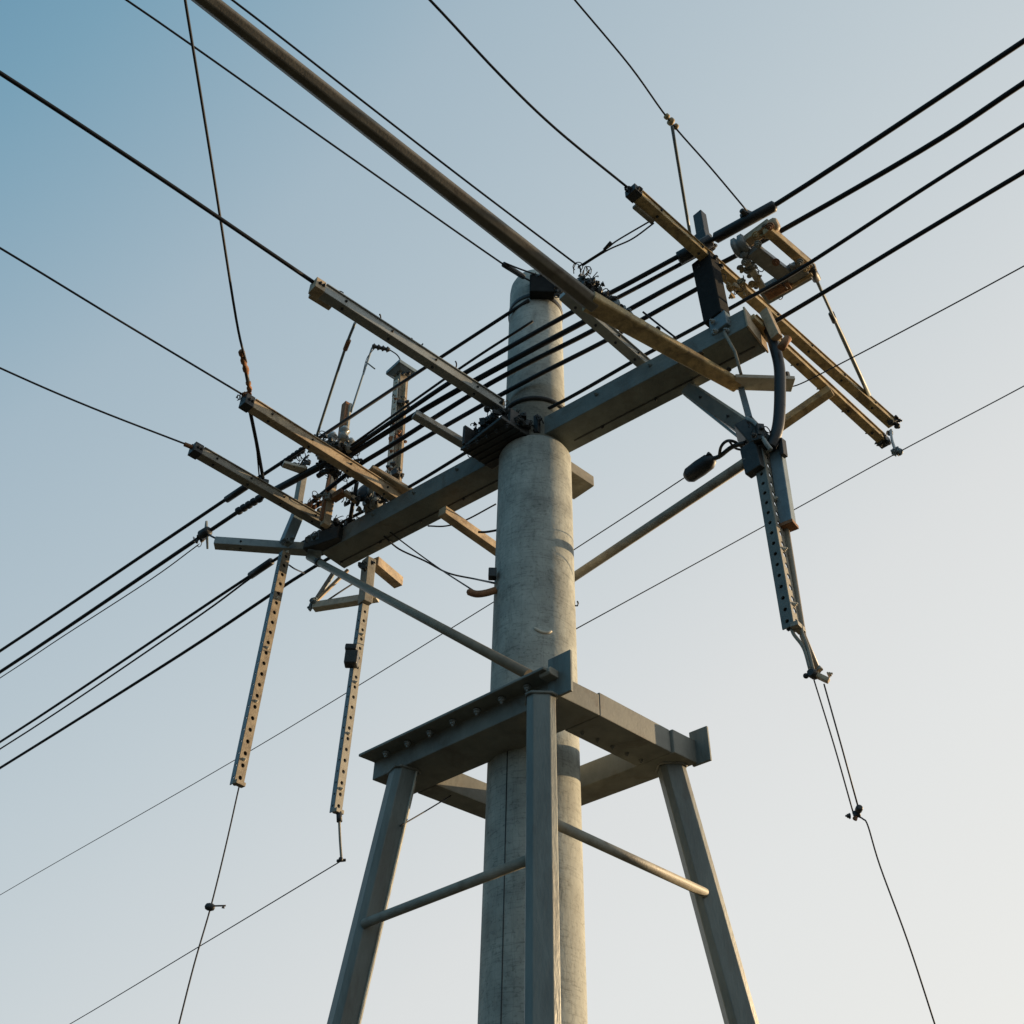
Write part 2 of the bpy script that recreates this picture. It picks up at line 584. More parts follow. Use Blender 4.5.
# upright end plates where the left-running beams stick out past the corners
for c, la, lb_, hh, off in ((Fc, .05, -.125, .275, -.012), (Rc, .02, -.12, .24, .005)):
    m = MB()
    z_ = ZV * (hh / 2 - .012)
    m.bar(c + dR * off + dF * la + z_, c + dR * off + dF * lb_ + z_, .02, hh)
    m.build('end_plate', 'leg', tr, .004)
m = MB()
c = Fc - dR * .02 + dF * .02 + ZV * .10
m.bar(c - dF * .055 - dR * .03 + ZV * .03, c + dF * .03 - dR * .03 + ZV * .03, .10, .05, c=.012)
m.build('corner_cap', 'dull', tr, .006)

legs = []


def leg(top, foot_dir, slope, w_, h_, face):
    top = Vector(top)
    d = (Vector(foot_dir) * slope - ZV)
    foot = top + d * (top.z / 1.0)
    mb = MB()
    mb.bar(top, foot, w_, h_, up=face, c=.034)
    o = mb.build('leg', 'leg', tr, .004)
    mb = MB()
    mb.bar(foot + ZV * -.3, foot + ZV * .12, .5, .5, up=Vector((0, 1, 0)))
    mb.bar(foot + ZV * .12, foot + ZV * .14, .34, .34, up=Vector((0, 1, 0)))
    mb.build('footing', 'concrete_smooth', tr, .02)
    hv = Vector((face.x, face.y, 0)).normalized()
    sv = hv.cross(ZV)
    a_, b_ = w_ / 2 + .003, h_ / 2 + .003
    weld(o, [top + sv * x * a_ + hv * y * b_ + d * .004 for x, y in ((-1, -.7), (-.7, -1), (.7, -1), (1, -.7), (1, .7), (.7, 1), (-.7, 1), (-1, .7), (-1, -.7))])
    legs.append((top, foot))


def weld(o_parent, pts):
    MB().tube(pts, .010, 6).build('weld_bead', 'steel', o_parent)


zt = ZP - .001
pF, pL, pR = at(541, 699, zt), at(404, 772, zt), at(671, 768, zt)
pB = pL + pR - pF
leg(pF, (0.0, -1, 0), .09, .165, .16, Vector((0, 1, 0)))
leg(pL, (-1, 0.05, 0), .135, .165, .16, Vector((-.5, .866, 0)))
tl, fl = legs[-1]
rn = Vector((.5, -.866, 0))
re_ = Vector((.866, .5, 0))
MB().bar(tl + rn * .086 + re_ * .050 - ZV * .02, fl + rn * .086 + re_ * .050, .008, .018, up=rn).build('sunlit_edge_lip', 'pale', tr)  # pale colour puts a bright sunlit line along this leg's edge
leg(pR, (1, -0.02, 0), .172, .165, .16, Vector((-.05, .99, 0)))
leg(pB, (0, 1, 0), .09, .165, .16, Vector((0, 1, 0)))


def onleg(i, z):
    a, b = legs[i]
    t = (a.z - z) / (a.z - b.z)
    return a.lerp(b, t)


for (i, zi), (j, zj), oi, oj in (((1, 3.62), (0, 3.66), Vector((-.005, -.092, 0)), Vector((-.02, .02, 0))),
                                ((0, 3.86), (2, 3.79), Vector((.05, .03, 0)), Vector((-.025, -.085, 0)))                                ):
    a, b = onleg(i, zi) + oi, onleg(j, zj) + oj
    MB().tube([a, b], .028, 16).build('brace_tube', 'dull', tr)


# ================================================================ MAIN BEAM
ZB, HB, WB = 7.43, .20, .30
vR = at(747, 327, ZB)
vL = at(340, 566, ZB)
cross = thing('main_crossbeam', 'long deep grey box beam bolted across the concrete pole', 'beam', (AX.x, AX.y, ZB))
axB = Vector((AX.x, AX.y, ZB + HB / 2))
tR = (vR - axB).dot(-VV_)
tL = (vL - axB).dot(VV_)
m = MB()
hw = WB / 2
prof = [(-hw, -HB / 2), (hw, -HB / 2), (hw, HB / 2), (-hw, HB / 2)]
m.extrude(axB + VV_ * tL, axB - VV_ * tR, prof)
bo = m.build('box_beam', 'beam', cross, .006)
m = MB()
m.bar(axB - VV_ * (tR + .002), axB - VV_ * (tR + .016), WB + .02, HB + .02)
m.build('end_cap', 'tan', cross, .003)
m = MB()                                   # the seam of the two channels along the underside
m.bar(axB - VV_ * .35 + UV_ * .055 - ZV * (HB / 2 + .002), axB - VV_ * (tR - .05) + UV_ * .055 - ZV * (HB / 2 + .002), .012, .006)
m.bar(axB + VV_ * .35 + UV_ * .055 - ZV * (HB / 2 + .002), axB + VV_ * (tL - .05) + UV_ * .055 - ZV * (HB / 2 + .002), .012, .006)
m.build('seam_weld', 'dark', cross)
for t in (-1.8, -1.25, -.75, .7, 1.2, 1.7, 2.2):
    bolt(cross, axB + VV_ * t - UV_ * (hw + .001) + ZV * .03, -UV_, .014, 'beam')
    bolt(cross, axB + VV_ * (t + .13) + UV_ * .06 - ZV * (HB / 2 + .001), -ZV, .012, 'dark')

# collar that clamps the beam to the pole
co = thing('pole_collar', 'dark bolted clamp plates holding the main beam to the pole', 'bracket', (AX.x, AX.y, 7.4))
cz = 7.40
m = MB()
m.bar(AX - UV_ * .50 + ZV * (cz + .0) + VV_ * .09, AX - UV_ * .155 + ZV * (cz + .0) + VV_ * .09, .50, .03)
m.build('clamp_plate', 'dark', co, .004)
m = MB()
m.bar(AX - UV_ * .19 + ZV * 7.53 + VV_ * .30, AX - UV_ * .19 + ZV * 7.53 - VV_ * .22, .05, .20)
m.build('clamp_plate', 'dark', co, .004)
m = MB()
m.bar(AX - UV_ * .48 + ZV * 7.52 + VV_ * .30, AX - UV_ * .22 + ZV * 7.52 + VV_ * .30, .03, .21)
m.build('gusset_plate', 'dark', co, .004)
m = MB()
m.bar(AX - UV_ * .44 + ZV * 7.50 - VV_ * .14, AX - UV_ * .22 + ZV * 7.50 - VV_ * .14, .03, .16)
m.build('gusset_plate', 'dark', co, .004)
m = MB()
m.bar(AX + UV_ * .16 + ZV * 7.34 - VV_ * .06, AX + UV_ * .50 + ZV * 7.34 - VV_ * .06, .24, .11)
m.build('clamp_plate', 'dull', co, .006)
m = MB()
ring = [AX + Vector((math.cos(a) * .268, math.sin(a) * .268, 7.86 + .03 * math.sin(a * 1.0))) for a in [i * 2 * math.pi / 40 for i in range(41)]]
m.tube(ring, .02, 8, False)
m.build('strap', 'dark', co)
for i in range(6):
    a = VV_ * (.26 - i * .10)
    bolt(co, AX - UV_ * .46 + a + ZV * (cz - .016), -ZV, .02)
    bolt(co, AX - UV_ * .218 + a + ZV * 7.56, -UV_, .02)
for i in range(4):
    bolt(co, AX + UV_ * (.22 + i * .055) - VV_ * .12 + ZV * 7.37, -VV_, .018, 'dull')
clutter(co, AX - UV_ * .42 + VV_ * .02 + ZV * 7.58, (.10, .20, .06), 5, 8, 12, 5)
clutter(co, AX - UV_ * .30 - VV_ * .20 + ZV * 7.50, (.10, .06, .08), 6, 4, 8, 4)
for i in range(5):
    MB().bar(AX - UV_ * (.20 + i * .065) + VV_ * .34 + ZV * 7.385, AX - UV_ * (.20 + i * .065) - VV_ * .16 + ZV * 7.385, .012, .02).build('stiffener', 'dark', co, .002)
clutter(co, AX - UV_ * .36 + VV_ * .16 + ZV * 7.60, (.10, .14, .08), 3, 6, 8, 4)
clutter(co, AX - UV_ * .30 + VV_ * .36 + ZV * 7.46, (.06, .05, .09), 4, 5, 5, 3)


# ================================================================ CROSS-ARMS
def arm(name, label, cat, p, q, w_, h_, mt, group=None, bev=.006, holes=0, tip=True, w2=None, c=0.0, endm='dark', part='bar'):
    p, q = Vector(p), Vector(q)
    t = thing(name, label, cat, q, group)
    mb = MB().bar(p, q, w_, h_, w2=w2, c=c)
    mb.build(part, mt, t, bev)
    d = (q - p).normalized()
    s = d.cross(ZV).normalized()
    if holes >= 4:                         # rolled lip along the outer edge
        s2 = s if s.dot(VV_) < 0 else -s
        MB().bar(p + d * .075 + s2 * (w_ / 2 + .006) + ZV * (h_ / 2 - .006), q - d * .02 + s2 * (w_ / 2 + .006) + ZV * (h_ / 2 - .006), .014, .009).build('lip', mt, t, .002)
    if tip:                                # shoe at the free end with its through bolts
        MB().bar(p - d * .012, p + d * .07, w_ + .014, h_ + .014).build('end_clamp', endm, t, .004)
        for k in (.02, .05):
            bolt(t, p + d * k + s * (w_ / 2 + .008), s, .011)
            bolt(t, p + d * k + ZV * (h_ / 2 + .008), ZV, .011)
    L = (q - p).length
    for i in range(holes):
        x = p + d * (L * (i + .6) / (holes + .3))
        bolt(t, x + s * (w_ / 2 + .001), s, .009)
        bolt(t, x - ZV * (h_ / 2 + .001), -ZV, .009)
    return t


G1 = 'cross-arms carrying dead-ended cables'
a1 = arm('crossarm', 'grey steel cross-arm running from left cable to the pole collar', 'cross-arm', at(314, 286, 7.72), at(502, 408, 7.72), .085, .095, 'grey', G1, holes=4, endm='tan')
MB().bar(at(313, 290, 7.74), at(334, 303, 7.74), .13, .07).build('anchor_block', 'tan', a1, .008)
a2 = arm('crossarm', 'tan cross-arm in warm light with a turnbuckle hooked to its tip', 'cross-arm', at(244, 401, 7.69), at(409, 505, 7.69), .085, .10, 'tan', G1, holes=4)
a3 = arm('crossarm', 'brown cross-arm ending at the beam tip, lowest of the left cross-arms', 'cross-arm', at(193, 449, 7.70), at(334, 530, 7.70), .095, .085, 'dull', G1, holes=4)
a4 = arm('outrigger_arm', 'short level grey outrigger sticking out left from the beam tip', 'arm', at(215, 543, 7.50), at(316, 550, 7.50), .10, .085, 'grey', None, holes=2, tip=False, w2=.11)
b1a = arm('crossarm', 'longest ochre cross-arm resting on the black post near beam end', 'cross-arm', at(631, 191, 8.40), at(892, 424, 8.40), .088, .062, 'gold', G1, holes=7)
d_ = (at(892, 424, 8.4) - at(631, 191, 8.4)).normalized()
b2a = arm('crossarm', 'shorter ochre cross-arm bolted to the beam end, below the longest one', 'cross-arm', at(885, 443, 7.60), at(750, 318.5, 7.60), .076, .055, 'gold', G1, holes=5)
b3a = arm('tie_bar', 'ochre tie bar from the bent conduit up to the shorter ochre arm', 'bar', at(831, 390, 7.54), at(778, 427, 7.40), .075, .07, 'gold', None, tip=False)
b4a = arm('support_beam', 'brown support arm sloping down from beam underside to the hanger bracket', 'arm', at(688, 390, 7.37), at(752, 434, 6.62), .085, .10, 'brown', None, tip=False, holes=2)
MB().bar(at(692, 389, 7.40), at(755, 431, 6.66), .05, .085).build('sunlit_side_bar', 'pale', b4a, .005)  # added pale bar paints the sunlit right face of the brown arm
s_ = arm('support_strap', 'thin flat strap under the brown sloping support arm', 'strap', at(684, 394, 7.33), at(742, 440, 6.60), .022, .018, 'grey', None, tip=False, bev=0)
dch = arm('channel_arm', 'grey channel arm under the bundled cables beside the long brown pole', 'arm', at(563, 294, 7.84), at(648, 368, 7.68), .085, .07, 'grey', None, holes=4, tip=False)
clutter(dch, at(574, 304, 7.92), (.16, .05, .05), 141, 7, 8, 4)
earm = arm('channel_arm', 'short grey arm behind the cable bundle left of the pole', 'arm', at(414, 414, 7.80), at(484, 456, 7.66), .075, .06, 'grey', None, tip=False)
farm = arm('cross_arm_stub', 'pale tan arm stub under the beam meeting the left side of pole', 'arm', at(442, 511, 7.30), at(506, 556, 7.30), .085, .085, 'tan', None, tip=False)
garm = arm('timber_block', 'tan block sticking out under the left part of the beam', 'block', at(374, 562, 7.36), at(399, 583, 7.36), .10, .10, 'tan', None, tip=False)
cleat = arm('cleat_board', 'wide pale board lying on the beam beside the tan cross-arm', 'board', at(368, 471, 7.82), at(415, 499, 7.72), .17, .05, 'tan', None, tip=False, bev=.012)

# long round-edged pole that reaches over the camera
Cp, Cm, Cq = at(150, -44, 7.28), at(592, 303, 7.28), at(738, 386, 7.28)
lp = thing('long_boom', 'long brown steel boom running from top left frame edge to beam underside', 'boom', Cq)
cd_ = (Cm - Cp).normalized()
MB().bar(Cp - cd_ * 2.5, Cm + cd_ * .03, .084, .09, w2=.128, h2=.10, c=.034).build('tapered_tube', 'brown', lp, .008)
MB().bar(Cm - (Cq - Cm).normalized() * .03, Cq, .150, .085, w2=.115, h2=.055, c=.012).build('flat_tongue', 'gold', lp, .006)
for k in (.2, .4, .7, .9):
    bolt(lp, Cm.lerp(Cq, k) + UV_.cross(ZV) * .05 + ZV * .05, ZV, .016)
c2 = arm('tongue_plate', 'pale level plate bolted to the tip of the long boom', 'plate', at(734, 382, 7.27), at(793, 384, 7.27), .13, .035, 'pale', None, tip=False, bev=.004)
for px in (742, 782):
    bolt(c2, at(px, 380, 7.27) + ZV * .02, ZV, .02, 'rust')
MB().bar(at(789, 380, 7.30), at(787, 372, 7.36), .02, .03, up=UV_).build('lug', 'dark', c2)

# triangular bracket under the left end
hb = thing('corner_bracket', 'small three sided bracket hanging under the left end of beam', 'bracket', at(312, 606, 6.95))
MB().bar(at(314, 607, 6.95), at(378, 597, 6.95), .08, .07).build('bottom_bar', 'pale', hb, .006)
MB().bar(at(313, 605, 6.97), at(333, 574, 7.36), .075, .04).build('side_bar', 'grey', hb, .006)
MB().bar(at(316, 601, 7.0), at(348, 570, 7.38), .03, .03).build('side_bar', 'tan', hb, .004)
clutter(hb, at(313, 605, 6.96), (.03, .03, .05), 21, 1, 4, 2, bm_='blue')

# diagonal tubes
def strut(name, label, p, q, r, mt, cat='strut', sleeve=True):
    t = thing(name, label, cat, q)
    d = (Vector(q) - Vector(p)).normalized()
    MB().tube([p, q], r, 18).build('tube', mt, t)
    if sleeve:
        MB().tube([Vector(p) + d * .25, Vector(p) + d * .31], r * 1.22, 18).build('sleeve', 'dark', t)
    return t


t1 = strut('diagonal_strut', 'slim brown round strut slanting from beam tip down to trestle corner', at(309, 557, 7.40), at(529, 675, 4.78), .033, 'pipe')
pa, pb = ath(748, 461, 5.2), ath(574, 577, 6.46)
t2 = strut('diagonal_strut', 'dark round strut passing behind the pole up to right hanger bracket', pa, pa + (pb - pa) * 1.52, .036, 'dull', sleeve=False)
m = MB()
e_ = pa + (pb - pa) * 1.47
m.box(e_ - ZV * .06, UV_ * .03, VV_ * .03, ZV * .09)
m.build('end_lug', 'blue', t2, .005)


# ================================================================ POSTS, HANGERS
def post(name, label, top, bot, w_, h_, mt, face, cat='post', cap=True):
    t = thing(name, label, cat, bot)
    MB().bar(top, bot, w_, h_, up=face).build('shaft', mt, t, .006)
    return t


fz = -UV_
v1 = post('ornate_post', 'upright steel post with square cap behind the cable bundle', ath(401, 378, 7.35), ath(393, 492, 7.35), .12, .11, 'weathered', UV_)
top = ath(401.5, 374, 7.35)
m = MB()
m.bar(top - ZV * .03, top, .13, .13, up=UV_, w2=.22, h2=.22)
m.bar(top, top + ZV * .05, .24, .24, up=UV_)
m.build('cap', 'blue', v1, .006)
MB().bar(ath(405, 382, 7.28), ath(398, 492, 7.28), .05, .02, up=UV_).build('side_strip', 'tan', v1, .003)
for yy in (400, 425, 452, 470):
    bolt(v1, ath(397 - (yy - 400) * .08, yy, 7.27), -UV_, .02, 'rust')
clutter(v1, ath(404, 376, 7.3), (.06, .06, .04), 31, 2, 3, 1)
clutter(v1, ath(400, 402, 7.28), (.05, .09, .16), 32, 3, 7, 2)
clutter(v1, ath(396, 440, 7.28), (.05, .09, .18), 33, 3, 8, 3, bm_='rust')
clutter(v1, ath(394, 474, 7.26), (.06, .10, .10), 34, 3, 6, 3)
MB().perforated(ath(396, 380, 7.27), ath(388, 492, 7.27), .06, .008, -UV_ + VV_ * -.2, 16, .5).build('perforated_strip', 'pale', v1)
v2 = post('insulator_post', 'short brown post tip poking above the left cables', ath(346.5, 404, 7.4), ath(341, 450, 7.4), .075, .07, 'rust', UV_)
MB().bar(ath(350.5, 404, 7.36), ath(345, 450, 7.36), .03, .02, up=UV_).build('side_strip', 'pale', v2)
v3 = post('upright_bar', 'tan upright bar between the left cables and the beam tip', ath(338, 452, 7.3), ath(325, 526, 7.3), .06, .075, 'tan', UV_)
MB().bar(ath(333, 458, 7.27), ath(321, 520, 7.27), .025, .03, up=UV_).build('side_strip', 'rust', v3)
v4 = post('upright_bar', 'thick blue grey jaw bracket joining left cross-arm to outrigger', ath(301, 507, 7.62), ath(286, 543, 7.62), .09, .10, 'blue', UV_, 'bracket')
MB().bar(ath(303, 474, 7.68), ath(297, 508, 7.66), .085, .06, up=UV_).build('upper_bar', 'dull', v4, .005)
clutter(v4, ath(287, 540, 7.6), (.05, .07, .03), 41, 1, 4, 2, bm_='blue')


def hanger(label, top, bot, w_, cells, mts, hook_to=None, grp='perforated steel hanger bars', face2=True):
    top, bot = Vector(top), Vector(bot)
    t = thing('perforated_hanger', label, 'hanger bar', bot, grp)
    nrm_r = (Vector((.77, -.64, 0))).normalized()
    nrm_l = (Vector((-.72, -.69, 0))).normalized()
    d = (bot - top).normalized()
    # right hand face with holes, left hand face folded back, its shade put into a cooler paint
    MB().perforated(top, bot, w_, .008, nrm_r, cells, .42).build('right_flange', mts[0], t)
    s_ = d.cross((nrm_r - d * nrm_r.dot(d)).normalized()).normalized()
    if s_.x > 0:
        s_ = -s_
    edge = s_ * (w_ / 2 + .001)
    o2 = Vector((.72, .69, 0)).cross(ZV).normalized()
    back = Vector((-.62, .78, 0)).normalized() * (w_ * .42)
    if face2:
        MB().perforated(top + edge + back, bot + edge + back, w_ * .8, .008, nrm_l, cells, .34).build('left_flange', mts[1], t)
    inn = Vector((-.77, .64, 0)) * .03
    MB().bar(top + inn, bot + inn, w_ * .62, .022, up=nrm_r).build('shade_core', 'black', t)  # black bar stands for the shaded inside seen through the holes
    if face2:
        il = Vector((.72, .69, 0)) * .03
        MB().bar(top + edge + back + il, bot + edge + back + il, w_ * .5, .02, up=nrm_l).build('shade_core', 'black', t)
    MB().bar(bot + d * -.02, bot + d * .012, w_ * 1.05, .05, up=nrm_r).build('end_shoe', mts[0], t, .004)
    for k in range(0, cells, 5):
        bolt(t, top + d * ((bot - top).length * (k + .02) / cells) + nrm_r * .002, nrm_r, .012, 'pale')
    return t


h1 = hanger('leftmost perforated hanger bar, below the level grey outrigger', ath(287, 552, 7.6), ath(239, 784, 7.6), .088, 22, ('weathered', 'blue'))
h2 = hanger('perforated hanger bar with a black block clipped to it, under beam', ath(368, 590, 7.5), ath(338, 812, 7.5), .078, 22, ('dull', 'blue'))
m = MB()
bp_ = ath(352, 656, 7.44)
m.box(bp_ - ZV * .03, Vector((.055, 0, 0)), Vector((0, .05, 0)), ZV * .065)
m.box(bp_ + ZV * .075 + Vector((-.015, 0, 0)), Vector((.05, 0, 0)), Vector((0, .04, 0)), ZV * .028)
m.build('clip_block', 'dark', h2, .012)
MB().bar(ath(369, 560, 7.5), ath(365, 604, 7.5), .10, .09, up=UV_).build('top_socket', 'dull', h2, .006)
clutter(h2, ath(366, 566, 7.45), (.08, .08, .05), 51, 2, 6, 3)
h3 = hanger('thick perforated hanger bar below the right end of the beam', ath(766, 452, 5.2), ath(798, 628, 5.2), .10, 17, ('dull', 'beam'))
MB().tube([ath(777, 470, 5.26), ath(803, 636, 5.26), ath(818, 672, 5.25)], .02, 10).build('side_rod', 'pipe', h3)
for dx in (-6, 4):
    MB().tube(smooth_path([ath(797 + dx, 626, 5.2), ath(799 + dx * .9, 634, 5.2), ath(806 + dx * .4, 648, 5.2), ath(812 + dx * .3, 670, 5.2)], 6), .011, 8).build('fork', 'dull', h3)
m = MB()
m.bar(ath(808, 671, 5.2), ath(829, 681, 5.2), .035, .03)
m.build('end_clamp', 'tan', h3, .006)
m = MB()
m.lathe(ath(810, 672, 5.17), UV_, [(.02, 0), (.028, .015), (.028, .05), (.018, .065)], 14)
m.build('pin', 'dark', h3)
bolt(h3, ath(820, 670, 5.18), ZV, .014, 'dull')
bolt(h3, ath(828, 675, 5.2), Vector((1, -.3, .3)), .014, 'tan')
bolt(h3, ath(806, 676, 5.2), Vector((-.3, -1, -.2)), .013, 'dark')

# bracket that carries the right hanger
br = thing('hanger_bracket', 'dark bracket joining arm, strut and perforated hanger below right beam end', 'bracket', ath(757, 440, 5.2))
m = MB()
m.bar(ath(744, 428, 5.22), ath(766, 452, 5.22), .17, .14)
m.build('bracket_body', 'dark', br, .01)
m = MB()
m.bar(ath(750, 446, 5.18), ath(756, 472, 5.18), .13, .07, up=UV_)
m.build('clevis', 'dark', br, .008)
m = MB()
m.tube(smooth_path([ath(746, 418, 5.15), ath(756, 424, 5.12), ath(764, 440, 5.1), ath(771, 450, 5.12)]), .016, 8)
m.build('hook', 'grey', br)
clutter(br, ath(757, 436, 5.12), (.09, .07, .08), 61, 5, 8, 4)
st = arm('flat_strap', 'thin blue grey strap from boom tip down to hanger bracket', 'strap', at(741, 388, 7.26), ath(753, 432, 5.17), .045, .02, 'blue', None, tip=False, bev=.002)

# conduit that bends down from the beam end
cdt = thing('bent_conduit', 'thick dark conduit bending down from the right end of beam', 'conduit', ath(775, 446, 5.15))
pts = smooth_path([ath(766, 322, 5.2), ath(772, 338, 5.2), ath(779, 365, 5.17), ath(780, 392, 5.15), ath(779, 418, 5.15), ath(776, 434, 5.15), ath(770, 448, 5.16)], 8)
MB().tube(pts, .040, 20).build('conduit_tube', 'rubber', cdt)
MB().bar(ath(765, 312, 5.16), ath(777, 338, 5.14), .07, .06, up=UV_).build('saddle', 'tan', cdt, .006)
MB().tube([ath(788, 338, 5.1), ath(781, 348, 5.1)], .03, 10).build('clamp', 'rust', cdt)
sq = post('square_tube', 'blue grey square tube hanging beside the right perforated hanger', ath(776, 446, 5.24), ath(788, 525, 5.24), .085, .075, 'blue', Vector((.62, .78, 0)), 'tube')
MB().bar(ath(788, 525, 5.24), ath(788.5, 528, 5.24), .10, .09, up=Vector((.62, .78, 0))).build('end_plug', 'rust', sq)
MB().bar(ath(782, 440, 5.18), ath(784, 456, 5.18), .03, .05, up=UV_).build('clip', 'dark', sq, .004)

# black post on the beam that carries the long ochre arm
kb = at(721, 329, 7.58)
kh = math.hypot(kb.x, kb.y)
kp = thing('black_post', 'stout black post standing on the beam under the longest ochre arm', 'post', kb)
MB().bar(ath(717.5, 322, kh), ath(705, 262, kh), .165, .13, up=UV_, w2=.18).build('shaft', 'black', kp, .01)
MB().bar(ath(722, 331, kh - .03), ath(719, 318, kh - .03), .15, .07, up=UV_).build('base_bracket', 'blue', kp, .008)
for px, py in ((713, 322), (728, 322), (716, 332), (727, 331)):
    bolt(kp, ath(px, py, kh - .06), -UV_, .018, 'grey')
MB().tube([ath(724, 332, kh - .07), ath(735, 352, kh - .02), ath(741, 374, kh - .02)], .012, 8).build('tie_rod', 'dull', kp)
kp2 = thing('post_tip', 'small dark post tip poking up above the longest ochre arm', 'post', ath(707, 258, kh))
MB().bar(ath(699.5, 215, kh), ath(707, 258, kh), .085, .075, up=UV_).build('shaft', 'dark', kp2, .006)
MB().bar(ath(702, 236, kh - .01), ath(706, 250, kh - .01), .12, .11, up=UV_).build('sleeve', 'dark', kp2, .006)
clutter(kp2, ath(706, 246, kh - .02), (.05, .05, .04), 71, 2, 4, 2)


# ================================================================ CLAMPS AND INSULATORS
pt = thing('pole_top_clamp', 'dark band clamp with tie wires round the top of pole', 'clamp', AX + ZV * 9.4)
m = MB()
m.lathe(AX + ZV * 9.2, ZV, [(.249, 0), (.258, .005), (.258, .05), (.249, .055)], 48)
m.build('band', 'dark', pt)
hp = AX + Vector((.05, -.29, 9.30))
m = MB()
m.box(hp, Vector((.115, 0, 0)), Vector((0, .05, 0)), ZV * .13)
m.build('clamp_block', 'black', pt, .012)
m = MB()
m.box(hp + Vector((.16, .03, .06)), Vector((.07, .02, 0)), Vector((-.02, .05, 0)), ZV * .10)
m.build('clamp_block', 'dark', pt, .012)
clutter(pt, hp + Vector((.06, -.02, .12)), (.14, .10, .07), 81, 9, 8, 3)
clutter(pt, hp + Vector((.17, -.0, -.10)), (.06, .06, .12), 82, 6, 4, 2)

sp = thing('cable_spacer', 'dark spacer clamp with grey insulators gripping cables right of pole top', 'clamp', at(605, 300, 8.05))
clutter(sp, at(584, 279, 8.15), (.06, .05, .13), 83, 14, 9, 4)
clutter(sp, at(594, 287, 8.12), (.08, .05, .09), 85, 8, 6, 3)
clutter(sp, at(622, 312, 8.02), (.14, .05, .05), 86, 5, 5, 3, bm_='blue')
clutter(sp, at(605, 300, 8.05), (.13, .07, .06), 84, 7, 6, 3)


def insulator(parent, p, q, r, n, mt='ceramic', name='insulator'):
    p, q = Vector(p), Vector(q)
    L = (q - p).length
    prof = [(r * .5, 0)]
    for i in range(n):
        z = L * (i + .15) / n
        prof += [(r * .55, z), (r, z + L * .2 / n), (r * .9, z + L * .35 / n), (r * .55, z + L * .7 / n)]
    prof += [(r * .45, L)]
    return MB().lathe(p, q - p, prof, 18).build(name, mt, parent)


insulator(sp, at(612, 303, 8.02), at(637, 326, 8.02), .055, 4, 'blue')
insulator(sp, at(596, 290, 8.08), at(612, 303, 8.08), .045, 3, 'dark')

lb = thing('beam_end_bracket', 'dark bolted bracket gathering the cross-arm and outrigger at beam tip', 'bracket', at(325, 548, 7.5))
m = MB()
m.bar(at(309, 548, 7.52), at(344, 536, 7.52), .17, .15)
m.build('bracket_body', 'dark', lb, .012)
m = MB()
m.bar(at(308, 549, 7.5), at(322, 551, 7.5), .15, .13)
m.build('socket', 'blue', lb, .01)
clutter(lb, at(338, 528, 7.64), (.12, .12, .06), 91, 9, 9, 5)
clutter(lb, at(318, 538, 7.55), (.08, .10, .08), 92, 6, 8, 3, bm_='blue')

pi = thing('pin_insulators', 'cluster of grey insulators and clamps on the tan cross-arm', 'insulator', at(340, 452, 7.85))
for k, (px, py) in enumerate(((331, 446), (343, 440), (349, 452), (337, 458))):
    p = at(px, py, 7.86)
    insulator(pi, p, p + ZV * .16, .05, 2)
clutter(pi, at(340, 452, 7.88), (.14, .10, .08), 93, 8, 10, 5)
clutter(pi, at(352, 462, 7.84), (.08, .08, .05), 94, 5, 5, 3)

rl = thing('cable_reel', 'dark round reel clamp above the beam right of upright bar', 'reel', at(368, 508, 7.78))
m = MB()
m.lathe(at(367, 495, 7.85), UV_ + VV_ * .3, [(.05, -.06), (.10, -.05), (.10, -.03), (.055, -.02), (.055, .05), (.10, .06), (.10, .08), (.04, .09)], 20)
m.build('drum', 'rubber', rl)
m = MB()
m.lathe(at(374, 507, 7.74), VV_, [(.04, -.08), (.075, -.06), (.075, .06), (.04, .08)], 18)
m.build('drum', 'dull', rl)
MB().bar(at(373, 478, 7.9), at(366, 512, 7.72), .06, .05, up=UV_).build('strap', 'blue', rl, .004)
clutter(rl, at(372, 512, 7.70), (.10, .12, .05), 95, 3, 9, 3, bm_='dull')
MB().tube([at(357, 482, 7.9), at(353, 503, 7.8), at(349, 526, 7.62)], .02, 10).build('lever', 'rubber', rl)

# the dead-end clamp frame at the far right
kd = 8.30
mc = thing('dead_end_clamp', 'rusty ochre clamp frame with grey drums between the right cables', 'clamp', at(775, 260, kd))
MB().bar(at(766, 229, kd), at(813, 270, kd), .07, .08).build('side_plate', 'gold', mc, .008)
MB().bar(at(770, 226, kd + .07), at(812, 262, kd + .07), .02, .02).build('edge_bar', 'tan', mc, .003)
MB().bar(at(741, 246, kd + .06), at(771, 224, kd + .06), .085, .07).build('side_plate', 'tan', mc, .008)
MB().bar(at(752, 250, kd - .02), at(791, 280, kd - .02), .12, .06).build('cross_plate', 'ceramic', mc, .008)
MB().bar(at(757, 249, kd + .03), at(786, 272, kd + .03), .02, .03).build('edge_bar', 'pale', mc, .003)
MB().bar(at(763, 296, kd - .03), at(808, 270, kd - .03), .14, .10).build('cross_plate', 'ceramic', mc, .010)
MB().bar(at(770, 299, kd - .08), at(812, 274, kd - .08), .03, .02).build('edge_bar', 'gold', mc, .003)
MB().bar(at(747, 262, kd - .04), at(768, 296, kd - .04), .05, .05).build('side_plate', 'pale', mc, .006)
insulator(mc, at(790, 270, kd), at(806, 262, kd), .05, 3)
insulator(mc, at(742, 252, kd - .02), at(752, 268, kd - .04), .045, 3)
clutter(mc, at(766, 232, kd + .04), (.07, .07, .06), 103, 2, 6, 3, bm_='gold')
clutter(mc, at(784, 288, kd - .06), (.08, .08, .04), 104, 2, 6, 3, bm_='rust')
m = MB()
